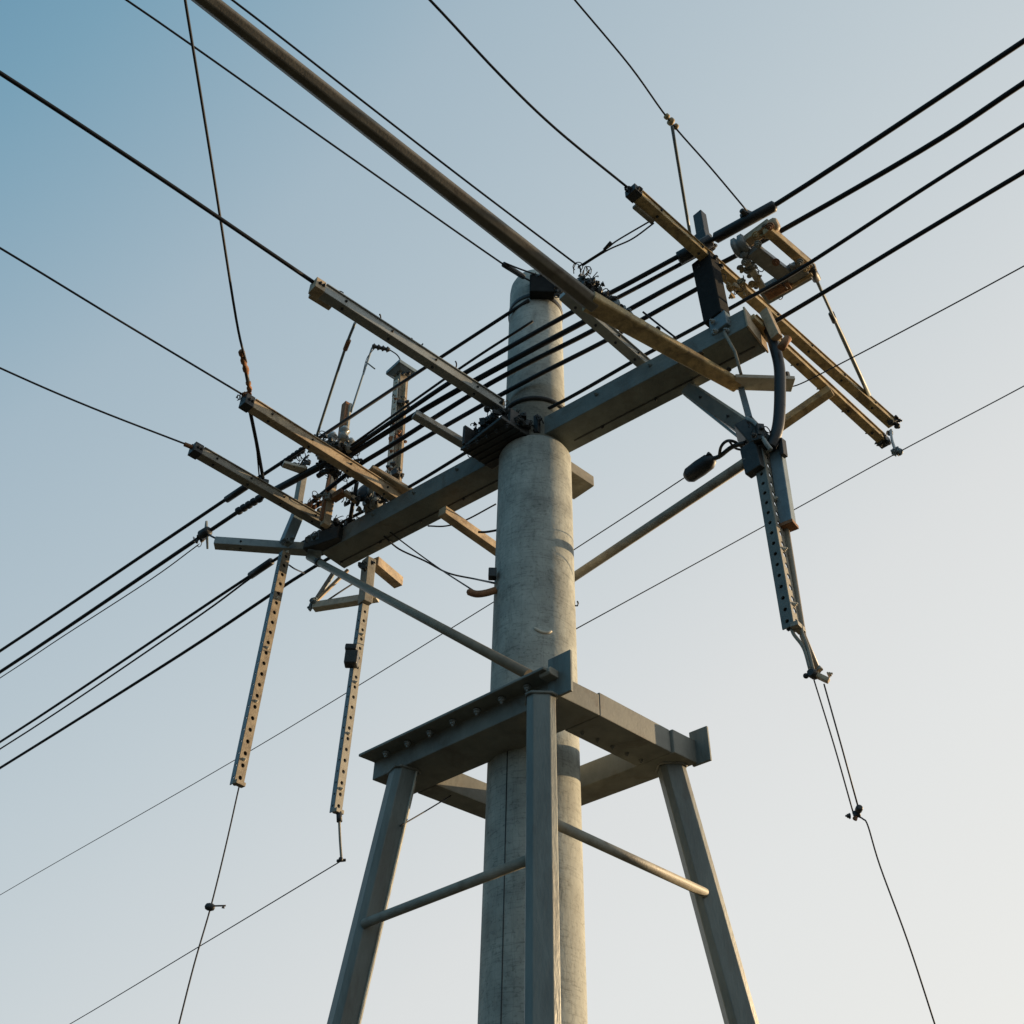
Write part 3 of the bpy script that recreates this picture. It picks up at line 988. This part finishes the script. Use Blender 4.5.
m.lathe(at(734, 250, kd + .05), -VV_, [(.06, 0), (.085, .015), (.085, .04), (.06, .055), (.085, .07), (.085, .10), (.05, .12)], 18)
m.build('drum', 'ceramic', mc)
m = MB()
m.lathe(at(787, 274, kd + .02), -VV_, [(.04, 0), (.06, .02), (.06, .12), (.04, .14)], 18)
m.build('drum', 'ceramic', mc)
m = MB()
m.lathe(at(764, 231, kd + .06), -VV_, [(.04, 0), (.055, .02), (.055, .10), (.04, .12)], 14)
m.build('pin', 'tan', mc)
m = MB()
m.tube(smooth_path([at(771, 224, kd + .08), at(776, 230, kd + .1), at(777, 238, kd + .05)]), .025, 8)
m.build('hook', 'rust', mc)
m = MB()
m.bar(at(766, 296, kd - .08), at(790, 284, kd - .08), .07, .05)
m.build('jaw', 'rust', mc, .008)
MB().tube([at(757, 272, kd), at(756, 288, kd)], .018, 8).build('lever', 'rubber', mc)
for px, py in ((758, 244), (776, 262), (800, 262), (806, 268), (772, 290), (782, 285), (752, 284), (770, 226), (745, 262)):
    bolt(mc, at(px, py, kd - .07), (-ZV + UV_ * -.4), .024, random.choice(['rust', 'dull', 'gold']))
clutter(mc, at(750, 270, kd - .05), (.08, .08, .05), 101, 2, 4, 3, bm_='dull')
clutter(mc, at(800, 268, kd), (.05, .08, .05), 102, 1, 4, 2, bm_='rust')

clutter(pi, at(332, 470, 7.84), (.14, .12, .06), 151, 7, 8, 4)
clutter(pi, at(318, 440, 7.92), (.05, .12, .05), 152, 6, 5, 2)
wb = thing('wing_bracket', 'pale flat bracket under the ridged splice left of the tan arm', 'bracket', at(296, 467, 7.9))
MB().bar(at(283, 464, 7.9), at(306, 471, 7.9), .07, .03, w2=.10).build('plate', 'pale', wb, .004)
MB().tube(smooth_path([at(299, 468, 7.9), at(304, 459, 7.95), at(309, 455, 8.0)]), .008, 6).build('hook', 'dark', wb)
clutter(wb, at(302, 462, 7.94), (.05, .08, .04), 153, 5, 3, 1)
sb = thing('saddle_clamp', 'rusty saddle clamp where the lower left cables meet brown cross-arm', 'clamp', at(312, 505, 7.82))
clutter(sb, at(312, 505, 7.80), (.07, .09, .05), 154, 5, 8, 4, bm_='rust')
clutter(sb, at(322, 512, 7.78), (.07, .08, .04), 155, 4, 5, 3, bm_='dull')
jb = thing('tie_bar', 'short tan bar bridging the upright bar and reel above the beam', 'bar', at(350, 494, 7.75))
MB().bar(at(333, 499, 7.75), at(344, 492, 7.78), .07, .06).build('bar', 'rust', jb, .005)
MB().bar(at(344, 492, 7.78), at(358, 502, 7.75), .05, .045).build('bar', 'tan', jb, .005)
clutter(rl, at(380, 500, 7.74), (.10, .10, .05), 156, 4, 7, 3)
clutter(lb, at(330, 540, 7.62), (.16, .10, .05), 157, 5, 9, 4)
clutter(lb, at(350, 524, 7.66), (.07, .10, .05), 158, 5, 5, 2)
clutter(kp, at(714, 268, 8.34), (.10, .08, .05), 159, 2, 6, 2)
clutter(mc, at(742, 285, 8.2), (.10, .12, .05), 160, 3, 8, 3, bm_='gold')

clutter(pi, at(322, 452, 7.9), (.10, .16, .06), 161, 8, 9, 4, bm_='grey')
clutter(pi, at(345, 470, 7.84), (.12, .12, .06), 162, 6, 7, 4)
clutter(sb, at(330, 498, 7.78), (.10, .10, .06), 163, 6, 8, 4, bm_='dull')
clutter(jb, at(352, 500, 7.76), (.08, .10, .06), 164, 6, 6, 3)

# fittings at the far tips of the two ochre arms
tipf = thing('arm_tip_fitting', 'dark bolts and hook at the far tip of longest ochre arm', 'fitting', at(892, 425, 8.38))
clutter(tipf, at(892, 424, 8.38), (.06, .07, .05), 111, 1, 9, 2)
tipg = thing('arm_tip_fitting', 'dark bolts at the far tip of the shorter ochre arm', 'fitting', at(882, 440, 7.58))
clutter(tipg, at(883, 441, 7.58), (.05, .05, .04), 112, 1, 6, 2)
clutter(b1a, at(632, 191, 8.42), (.05, .05, .04), 113, 3, 6, 2)
MB().bar(at(634, 206, 8.36), at(653, 222, 8.36), .04, .03).build('side_hook', 'dull', b1a, .006)
clutter(a2, at(246, 398, 7.76), (.06, .04, .04), 114, 3, 6, 2, bm_='rust')
clutter(a3, at(196, 450, 7.74), (.03, .03, .03), 115, 0, 4, 1)
clutter(a1, at(335, 297, 7.79), (.06, .03, .03), 116, 3, 4, 1)
for px, py in ((452, 365), (378, 319), (415, 341)):
    mb = MB()
    curl(mb, at(px, py, 7.79), .05, .006, random.Random(px), .7)
    mb.build('tie_wire', 'wire', a1)


# ================================================================ CABLES
def zc(px):                                # the bundle climbs gently towards the near right
    t = min(1, max(0, (px - 470) / 240))
    return 7.86 + .66 * t


def frame_pos(p):
    d = Vector(p) - CAM
    k = d.dot(fwd)
    return 512 + F_PX * d.dot(right) / k, 512 - F_PX * d.dot(upv) / k


def run_on(pts):
    pts = list(pts)
    for end in (0, -1):
        p, q = pts[end], pts[1 if end == 0 else -2]
        x, y = frame_pos(p)
        if not (0 < x < 1024 and 0 < y < 1024):
            d = (p - q).normalized()
            for L_ in (12, 40):
                e = p + d * L_
                if e.z < 0:
                    e = p + d * (p.z / -d.z)
                    pts.insert(0, e) if end == 0 else pts.append(e)
                    break
                pts.insert(0, e) if end == 0 else pts.append(e)
    return pts


def cable(name, label, pts, r, mt='cable', cat='cable', group=None, n=6, sides=10, part='strand'):
    path = run_on(smooth_path(pts, n))
    r = [x * .9 for x in r] if isinstance(r, list) else r * .9
    t = thing(name, label, cat, path[-1], group)
    MB().tube(path, r, sides).build(part, mt, t)
    return t


def splice(parent, p, q, r, name='splice', mt='rubber', ridges=0):
    p, q = Vector(p), Vector(q)
    L = (q - p).length
    if ridges:
        prof = [(r * .5, 0)]
        for i in range(ridges):
            prof += [(r, L * (i + .2) / ridges), (r, L * (i + .6) / ridges), (r * .7, L * (i + .75) / ridges), (r * .7, L * (i + .95) / ridges)]
        prof += [(r * .5, L)]
    else:
        prof = [(r * .5, 0), (r, L * .03), (r, L * .97), (r * .5, L)]
    return MB().lathe(p, q - p, prof, 14).build(name, mt, parent)


GC = 'thick black cables along the main beam'
c1 = cable('power_cable', 'topmost black cable at left, rising to the band on the pole top', [at(-160, 754, 7.9), at(0, 651, 7.9), at(170, 537, 7.95), at(243, 488, 8.0), at(310, 444, 8.12), ath(420, 371, 6.6), ath(529, 300, 5.84)], .019, group=GC)
splice(c1, at(226, 500, 7.99), at(247, 486, 8.0), .034)
splice(c1, at(281, 465, 8.07), at(304, 449, 8.11), .033, ridges=6)
c2_ = cable('power_cable', 'thin grey cable in the bundle, hooked to the front of upper pole', [at(342, 452, 7.9), at(459, 369, 7.92), at(533, 321, 7.98)], .012, 'wire', group=GC)
c3 = cable('power_cable', 'thickest black cable, passing left outrigger and leaving at top right corner', [at(-160, 772, 7.86), at(0, 672, 7.86), at(205, 534, 7.86), at(264, 496, 7.87), at(332, 461, 7.88), at(400, 416, 7.88), at(465, 373, 7.88), at(567, 315, zc(567)), at(620, 288, zc(620)), at(681, 255, zc(681)), at(775, 205, 8.52), at(1024, 41, 8.52), at(1180, -64, 8.52)], .022, group=GC)
splice(c3, at(237, 512, 7.87), at(262, 497, 7.87), .038, ridges=5)
splice(c3, at(268, 494, 7.87), at(330, 461, 7.88), .034)
splice(c3, at(678, 259, zc(678)), at(712, 240, 8.52), .055)
splice(c3, at(714, 239, 8.52), at(776, 205, 8.52), .046)
m = MB()
m.bar(at(742, 213, 8.56), at(756, 219, 8.56), .07, .05)
m.lathe(at(741, 210, 8.55), UV_, [(.02, 0), (.025, .05), (.025, .14), (.015, .16)], 10)
m.build('clamp', 'dark', c3, .008)
c3b = cable('power_cable', 'second black strand twinned under the thickest cable right of pole', [at(598, 308, 8.12), at(640, 286, 8.3), at(690, 259, 8.48), at(716, 245, 8.5)], .02, group=GC)
c4 = cable('power_cable', 'doubled black cable in the middle of the bundle crossing upper pole', [at(318, 476, 7.86), at(400, 424, 7.87), at(476, 380, 7.88), at(582, 323, zc(582)), at(604, 312, zc(604))], .027, group=GC)
c5 = cable('power_cable', 'second black cable from top at right, running under the ochre clamp frame', [at(306, 507, 7.84), at(355, 468, 7.86), at(390, 446, 7.87), at(491, 383, 7.88), at(590, 332, zc(590)), at(632, 308, zc(632)), at(693, 275, zc(693)), at(741, 253, 8.5), at(920, 151, 8.5), at(1024, 83, 8.5), at(1180, -19, 8.5)], .023, group=GC)
c6 = cable('power_cable', 'lowest black cable of the bundle crossing the upper pole', [at(309, 511, 7.82), at(364, 475, 7.85), at(390, 458, 7.86), at(506, 392, zc(506)), at(605, 341, zc(605)), at(643, 319, zc(643)), at(706, 284, 8.4)], .022, group=GC)
c7 = cable('power_cable', 'slim cable just above the beam, third from top at right edge', [at(-160, 838, 7.75), at(0, 742, 7.75), at(259, 570, 7.75), at(330, 529, 7.75), at(409, 487, 7.75), at(484, 442, 7.75), at(567, 399, 7.75), at(632, 362, 7.75), at(702, 324, 7.8), at(745, 300, 7.9), at(800, 269, 8.0), at(920, 191, 8.0), at(1024, 125, 8.0), at(1180, 25, 8.0)], .017, group=GC)
splice(c7, at(250, 576, 7.75), at(272, 561, 7.75), .038)
c7b = cable('power_cable', 'thin wire running close under the slim cable at lower left', [at(-160, 843, 7.7), at(0, 749, 7.7), at(180, 629, 7.7), at(252, 577, 7.72)], .011, group=GC)
c8 = cable('power_cable', 'lowest black cable at left edge, reappearing right of the ochre arms', [at(-160, 866, 7.68), at(0, 768, 7.68), at(180, 655, 7.68), at(314, 567, 7.68), at(450, 494, 7.68), at(640, 398, 7.75), at(784, 316, 7.8), at(920, 234, 7.8), at(1024, 172, 7.8), at(1180, 80, 7.8)], .019, group=GC)
c9 = cable('thin_wire', 'thin sagging wire under the thick left cable, tied at dark clamp', [at(-160, 781, 7.78), at(0, 678, 7.78), at(62, 637, 7.76), at(150, 580, 7.8), at(198, 545, 7.84)], .0065, 'wire', 'wire')

GW = 'thin wires leaving towards upper left'
wA1 = cable('stay_cable', 'thick black stay cable ending on the grey cross-arm', [at(-150, -22, 7.72), at(0, 73, 7.72), at(160, 178, 7.72), at(316, 284, 7.76)], .017, 'cable', 'cable', GW)
wA2 = cable('stay_wire', 'thin wire from left edge to the tip of the tan cross-arm', [at(-150, 160, 7.72), at(0, 248, 7.7), at(120, 321, 7.7), at(245, 396, 7.74)], .0095, 'wire', 'wire', GW)
wA3 = cable('stay_wire', 'thin wire from left edge to the tip of the lowest cross-arm', [at(-150, 298, 7.72), at(0, 368, 7.7), at(90, 407, 7.68), at(193, 447, 7.72)], .0095, 'wire', 'wire', GW)
splice(wA3, at(184, 444, 7.72), at(194, 448, 7.72), .02, mt='rust')
wT = cable('stay_wire', 'thin wire from upper left to the left side of pole top', [at(0, -78, 9.36), at(125, -1, 9.36), at(330, 143, 9.33), at(500, 262, 9.33), ath(534, 283, 5.8)], .0095, 'wire', 'wire', GW)
splice(wT, at(503, 264, 9.33), ath(524, 277, 5.8), .026)
m = MB()
m.tube(smooth_path([at(505, 263, 9.33), at(520, 269, 9.36), ath(540, 276, 5.8)]), .008, 6)
m.build('tail_wire', 'wire', wT)
wT2 = cable('stay_wire', 'thin wire above the long boom, ending at the cable spacer', [at(90, -104, 8.3), at(231, -1, 8.3), at(360, 99, 8.26), at(470, 184, 8.24), at(576, 264, 8.22)], .0085, 'wire', 'wire', GW)
wB1 = cable('stay_wire', 'curved wire from top centre edge to the near tip of longest ochre arm', [at(350, -80, 8.5), at(429, -1, 8.46), at(500, 75, 8.41), at(556, 129, 8.4), at(627, 187, 8.42)], .0105, 'wire', 'wire', GW)
wK = cable('stay_wire', 'thin wire from top edge through a brass knot to thick right cable', [at(520, -66, 8.9), at(574, -1, 8.86), at(630, 66, 8.8), at(669, 120, 8.76), at(710, 167, 8.66), at(747, 211, 8.56)], .0075, 'wire', 'wire', GW)
m = MB()
for k, (px, py, rr) in enumerate(((667, 117, .022), (671, 122, .03), (676, 127, .022))):
    p = at(px, py, 8.76)
    m.lathe(p - UV_ * .02, UV_ + ZV * .2, [(rr * .4, 0), (rr, .008), (rr, .03), (rr * .4, .04)], 12)
m.build('knot_clamp', 'gold', wK)
sr = cable('drop_rod', 'thin blue grey rod hanging from brass knot to longest ochre arm', [at(672, 126, 8.74), ath(690, 234, 4.85)], .014, 'rod', 'rod', part='rod')
tw = thing('tie_wires', 'pair of thin wires tying ochre arm hook to the cable spacer', 'wire', at(580, 264, 8.2))
MB().tube(smooth_path([at(652, 220, 8.36), at(618, 240, 8.3), at(606, 249, 8.26), at(578, 267, 8.2)]), .0065, 6).build('strand', 'wire', tw)
MB().tube(smooth_path([at(654, 223, 8.34), at(632, 239, 8.3), at(608, 250, 8.26), at(582, 266, 8.2)]), .0065, 6).build('strand', 'wire', tw)
MB().tube([at(604, 250, 8.26), at(611, 242, 8.28)], .013, 8).build('twist', 'wire', tw)

# the steep guy with its turnbuckle
gy = cable('guy_wire', 'steep dark guy wire with a rusty turnbuckle above tan cross-arm', [at(171, -90, 8.6), at(185, -1, 8.45), at(212, 165, 8.1), at(236, 318, 7.86), at(246, 362, 7.82)], .011, 'wire', 'wire')
splice(gy, at(241, 350, 7.84), at(247, 374, 7.81), .026, 'turnbuckle', 'rust', 3)
splice(gy, at(246, 371, 7.81), at(248, 382, 7.80), .016, 'eye_bolt', 'dark')
splice(gy, at(248, 381, 7.80), at(250, 392, 7.78), .022, 'shackle', 'rust', 2)
gy2 = cable('tension_rod', 'black rod pair below tan arm tip reaching the next cross-arm', [at(249, 406, 7.66), at(257, 445, 7.70), at(263, 478, 7.77)], .017, 'cable', 'rod', part='rod')
MB().tube([at(252, 422, 7.68), at(257, 452, 7.70), at(259.5, 480, 7.77)], .007, 6).build('rod', 'wire', gy2)
m = MB()
m.bar(at(257, 481, 7.77), at(268, 484, 7.77), .07, .05)
m.build('foot_clamp', 'dark', gy2, .006)
for px in (258, 263, 267):
    bolt(gy2, at(px, 482, 7.80), ZV, .014)

# leaning rods
r1 = cable('leaning_rod', 'slim rod leaning from grey cross-arm down to the tan one', [at(355, 323, 7.90), at(344, 352, 7.9), at(317, 435, 7.9)], .013, 'rod', 'rod', part='rod')
splice(r1, at(349, 340, 7.9), at(345, 350, 7.9), .019, 'coupler', 'rust')
r2 = cable('looped_rod', 'slim rod with a looped wire jumper to the capped post', [ath(372, 348, 7.35), ath(362, 378, 7.35), ath(351, 412, 7.35)], .012, 'rod', 'rod', part='rod')
MB().tube(smooth_path([ath(390, 350, 7.35), ath(398, 356, 7.35), ath(404, 368, 7.35)]), .007, 6).build('jumper', 'wire', r2)
insulator(r2, ath(372, 346, 7.35), ath(390, 350, 7.35), .035, 4, 'dark')
MB().tube([ath(366, 362, 7.35), ath(375, 369, 7.35)], .008, 6).build('peg', 'blue', r2)
MB().tube(smooth_path([ath(374, 349, 7.34), ath(367, 358, 7.34), ath(363, 372, 7.34)]), .004, 6).build('tail_wire', 'wire', r2)
r4 = cable('leaning_rod', 'grey rod leaning from the ochre clamp frame to the far arm tip', [at(811, 268, 8.28), at(869, 395, 8.42)], [.014] * 3 + [.021] * 4, 'rod', 'rod', part='rod')
splice(r4, at(810, 266, 8.28), at(817, 280, 8.29), .033, 'coupler', 'dark')
splice(r4, at(831, 313, 8.34), at(835, 322, 8.34), .024, 'coupler', 'dark')

# far thin lines
lR = cable('thin_line', 'thin line from right edge, clipped under ochre arm tip, to the pole', [at(1180, 300, 7.0), at(1024, 386, 7.0), at(897, 453, 7.0), at(790, 512, 7.0), ath(574, 630, 6.3)], .0048, 'wire', 'wire')
clp = thing('line_clip', 'dark hook and clip dropping from ochre arm tip to the thin line', 'clip', at(896, 452, 7.0))
MB().tube(smooth_path([at(891, 430, 8.34), at(892, 440, 7.6), at(896, 452, 7.02)]), .012, 8).build('link', 'blue', clp)
clutter(clp, at(896, 452, 7.0), (.03, .05, .02), 121, 2, 4, 1, bm_='blue')
lR2 = cable('thin_line', 'thin line from right edge ending at the pale boom tip plate', [at(1180, 180, 7.35), at(1024, 266, 7.35), at(920, 322, 7.33), at(838, 365, 7.31), at(800, 384, 7.29), at(786, 387, 7.27)], .0055, 'wire', 'wire')
lL = cable('thin_line', 'thin line from left edge, behind the pole, up to black strain insulator', [at(-150, 986, 6.5), at(0, 895, 6.5), at(240, 757, 6.5), at(492, 603, 6.5), at(572, 551, 6.5), at(640, 507, 6.5), at(684, 478, 6.5)], .0048, 'wire', 'wire')
lM = cable('thin_line', 'lowest thin line at bottom left, tied under the second hanger bar', [at(-60, 1098, 4.2), at(70, 1024, 4.3), at(210, 940, 4.42), ath(341, 861, 7.5)], .005, 'wire', 'wire')

si = thing('strain_insulator', 'black egg shaped strain insulator on wire near the right hanger', 'insulator', at(700, 467, 6.5))
p, q = at(686, 478, 6.5), at(714, 458, 6.5)
L = (q - p).length
MB().lathe(p, q - p, [(.01, 0), (.04, .01), (.058, .04), (.062, L * .5), (.058, L - .05), (.035, L - .01), (.012, L)], 20).build('body', 'rubber', si)
MB().tube(smooth_path([at(712, 459, 6.5), at(720, 456, 6.5), at(732, 447, 6.5), at(745, 443, 6.5)]), .016, 8).build('hook', 'dark', si)
m = MB()
cpt = at(727, 447, 6.5)
m.tube(smooth_path([at(719, 458, 6.5), at(721, 447, 6.5), at(727, 441, 6.52), at(735, 442, 6.52), at(743, 448, 6.5)]), .011, 8)
m.tube(smooth_path([at(729, 441, 6.5), at(735, 448, 6.5), at(742, 450, 6.5)]), .008, 8)
m.build('shackle', 'dark', si)
bolt(si, at(709, 456, 6.52), ZV, .018)

# loose wires between beam and pole
lw = cable('loose_wire', 'slack black wire from beam underside to left side of pole', [at(384, 536, 7.43), at(399, 549, 7.4), at(425, 561, 7.3), at(448, 573, 7.2), at(475, 579, 7.1), ath(494, 583, 5.95)], .009, 'cable', 'wire')
lw2 = cable('loose_wire', 'straight thin wire from beam underside to brown horn on pole', [at(390, 532, 7.43), at(408, 546, 7.4), at(440, 569, 7.1), ath(474, 591, 5.98)], .007, 'cable', 'wire')
lw3 = cable('loose_wire', 'short slack wire drooping behind the tan arm stub', [at(428, 526, 7.4), at(446, 526, 7.35), at(466, 520, 7.35), at(496, 504, 7.4)], .008, 'cable', 'wire')
hn = thing('wire_horn', 'small curved brown horn fixed to left side of the pole', 'horn', ath(494, 592, 5.98))
MB().tube(smooth_path([ath(467, 591, 5.98), ath(476, 594, 5.98), ath(486, 593, 5.98), ath(496, 590, 5.98)], 5), [.012] + [.026] * 15, 10).build('horn', 'rust', hn)
jw = thing('jumper_hook', 'small dark hook and clip beside the left edge of pole', 'hook', ath(493, 574, 5.96))
m = MB()
m.box(ath(492.5, 574, 5.96), Vector((.03, 0, 0)), Vector((0, .03, 0)), ZV * .04)
m.build('clip', 'dark', jw, .006)
lw4 = cable('tie_wire_twist', 'twisted barbed tie wire left of pole above the tan stub', [at(478, 532, 7.0), at(486, 532, 7.0), at(498, 530, 7.0)], .011, 'wire', 'wire')
lw5 = cable('loose_wire', 'short dark wire inside the three sided bracket', [at(328, 600, 7.0), at(340, 592, 7.1), at(354, 583, 7.3)], .009, 'cable', 'wire')
lw6 = cable('loose_wire', 'short dark tie from left hanger bar to lowest left cable', [ath(289, 565, 7.58), ath(295, 569, 7.7), at(304, 573, 7.66)], .008, 'cable', 'wire')
lw7 = cable('loose_wire', 'short wire from the cable spacer down to the beam top', [at(643, 312, 8.05), at(658, 324, 7.9), at(676, 338, 7.7)], .009, 'cable', 'wire')

# clamps and plumb weights on the hanging wires
bc = thing('cable_clamp', 'dark winged clamp on the thick left cable before the outrigger tip', 'clamp', at(205, 534, 7.86))
m = MB()
c_ = at(205, 533, 7.84)
m.lathe(c_ - VV_ * .07, VV_, [(.03, 0), (.05, .02), (.05, .12), (.03, .14)], 12)
m.build('jaw', 'dark', bc)
MB().bar(at(206, 530, 7.86), at(206.5, 521, 7.95), .05, .02, up=UV_, w2=.02).build('wing', 'grey', bc, .004)
MB().bar(at(207, 536, 7.8), at(207.5, 549, 7.72), .04, .02, up=UV_, w2=.015).build('wing', 'blue', bc, .004)
MB().tube([at(207, 534, 7.84), at(215, 538, 7.6)], .01, 6).build('link', 'dark', bc)
clutter(bc, at(199, 540, 7.82), (.03, .05, .03), 131, 3, 3, 1)

p1 = cable('plumb_wire', 'thin wire hanging from leftmost hanger bar with a round weight', [ath(239, 787, 7.6), ath(226, 845, 7.6), ath(211, 906, 7.6), ath(194, 965, 7.6), ath(176, 1036, 7.6)], .0065, 'wire', 'wire')
m = MB()
wp = ath(210, 906, 7.58)
m.lathe(wp - Vector((.036, 0, 0)), Vector((1, .1, -.15)), [(.006, 0), (.02, .008), (.026, .025), (.026, .05), (.018, .068), (.006, .072)], 12)
m.build('weight', 'dark', p1)
MB().tube([wp, wp + Vector((.11, 0, .005))], .006, 8).build('pin', 'dark', p1)
bolt(p1, wp + Vector((.095, 0, -.012)), ZV, .009)

p2 = cable('drop_link', 'short hooked link below the hanger bar with black block', [ath(339, 814, 7.5), ath(340, 838, 7.5), ath(341.5, 860, 7.5)], .011, 'dull', 'link')
splice(p2, ath(339, 812, 7.5), ath(339.5, 822, 7.5), .022, 'eye', 'dark')
m = MB()
m.bar(ath(336.5, 861, 7.48), ath(346, 860, 7.48), .022, .02)
m.lathe(ath(341, 860, 7.47), Vector((0, -1, 0)), [(.012, 0), (.017, .006), (.017, .025), (.01, .03)], 12)
m.build('clamp', 'dark', p2, .006)
lN = cable('thin_line', 'short thin line from left trestle leg up to the platform frame', [ath(400, 826, 6.12), at(424, 812, 4.4), at(452, 795, 4.63)], .005, 'wire', 'wire')
p3 = cable('drop_wire', 'pair of thin wires dropping from right hanger to a small clamp', [ath(814, 680, 5.2), ath(834, 745, 5.2), ath(853, 812, 5.2)], .0045, 'wire', 'wire')
MB().tube([ath(824, 684, 5.2), ath(842, 748, 5.2), ath(859, 810, 5.2)], .0045, 6).build('strand', 'wire', p3)
p4 = thing('wire_clamp', 'small dark bolted clamp joining the two drop wires at right', 'clamp', ath(856, 815, 5.2))
m = MB()
m.bar(ath(853, 815, 5.2), ath(860, 813, 5.2), .034, .03)
m.lathe(ath(858, 811, 5.18), Vector((0, -1, .1)), [(.012, 0), (.018, .008), (.018, .035), (.01, .04)], 12)
m.build('jaw', 'dark', p4, .005)
bolt(p4, ath(850, 816, 5.2), Vector((-1, 0, 0)), .012, 'dark')
bolt(p4, ath(855, 818, 5.19), Vector((0, -.5, -1)), .010, 'rust')
p5 = cable('drop_wire', 'single dark wire hanging from the small clamp to bottom edge', [ath(857, 816, 5.2), ath(863, 819, 5.2), ath(868, 826, 5.2), ath(880, 866, 5.2), ath(908, 942, 5.2), ath(938, 1034, 5.2)], .0046, 'wire', 'wire')
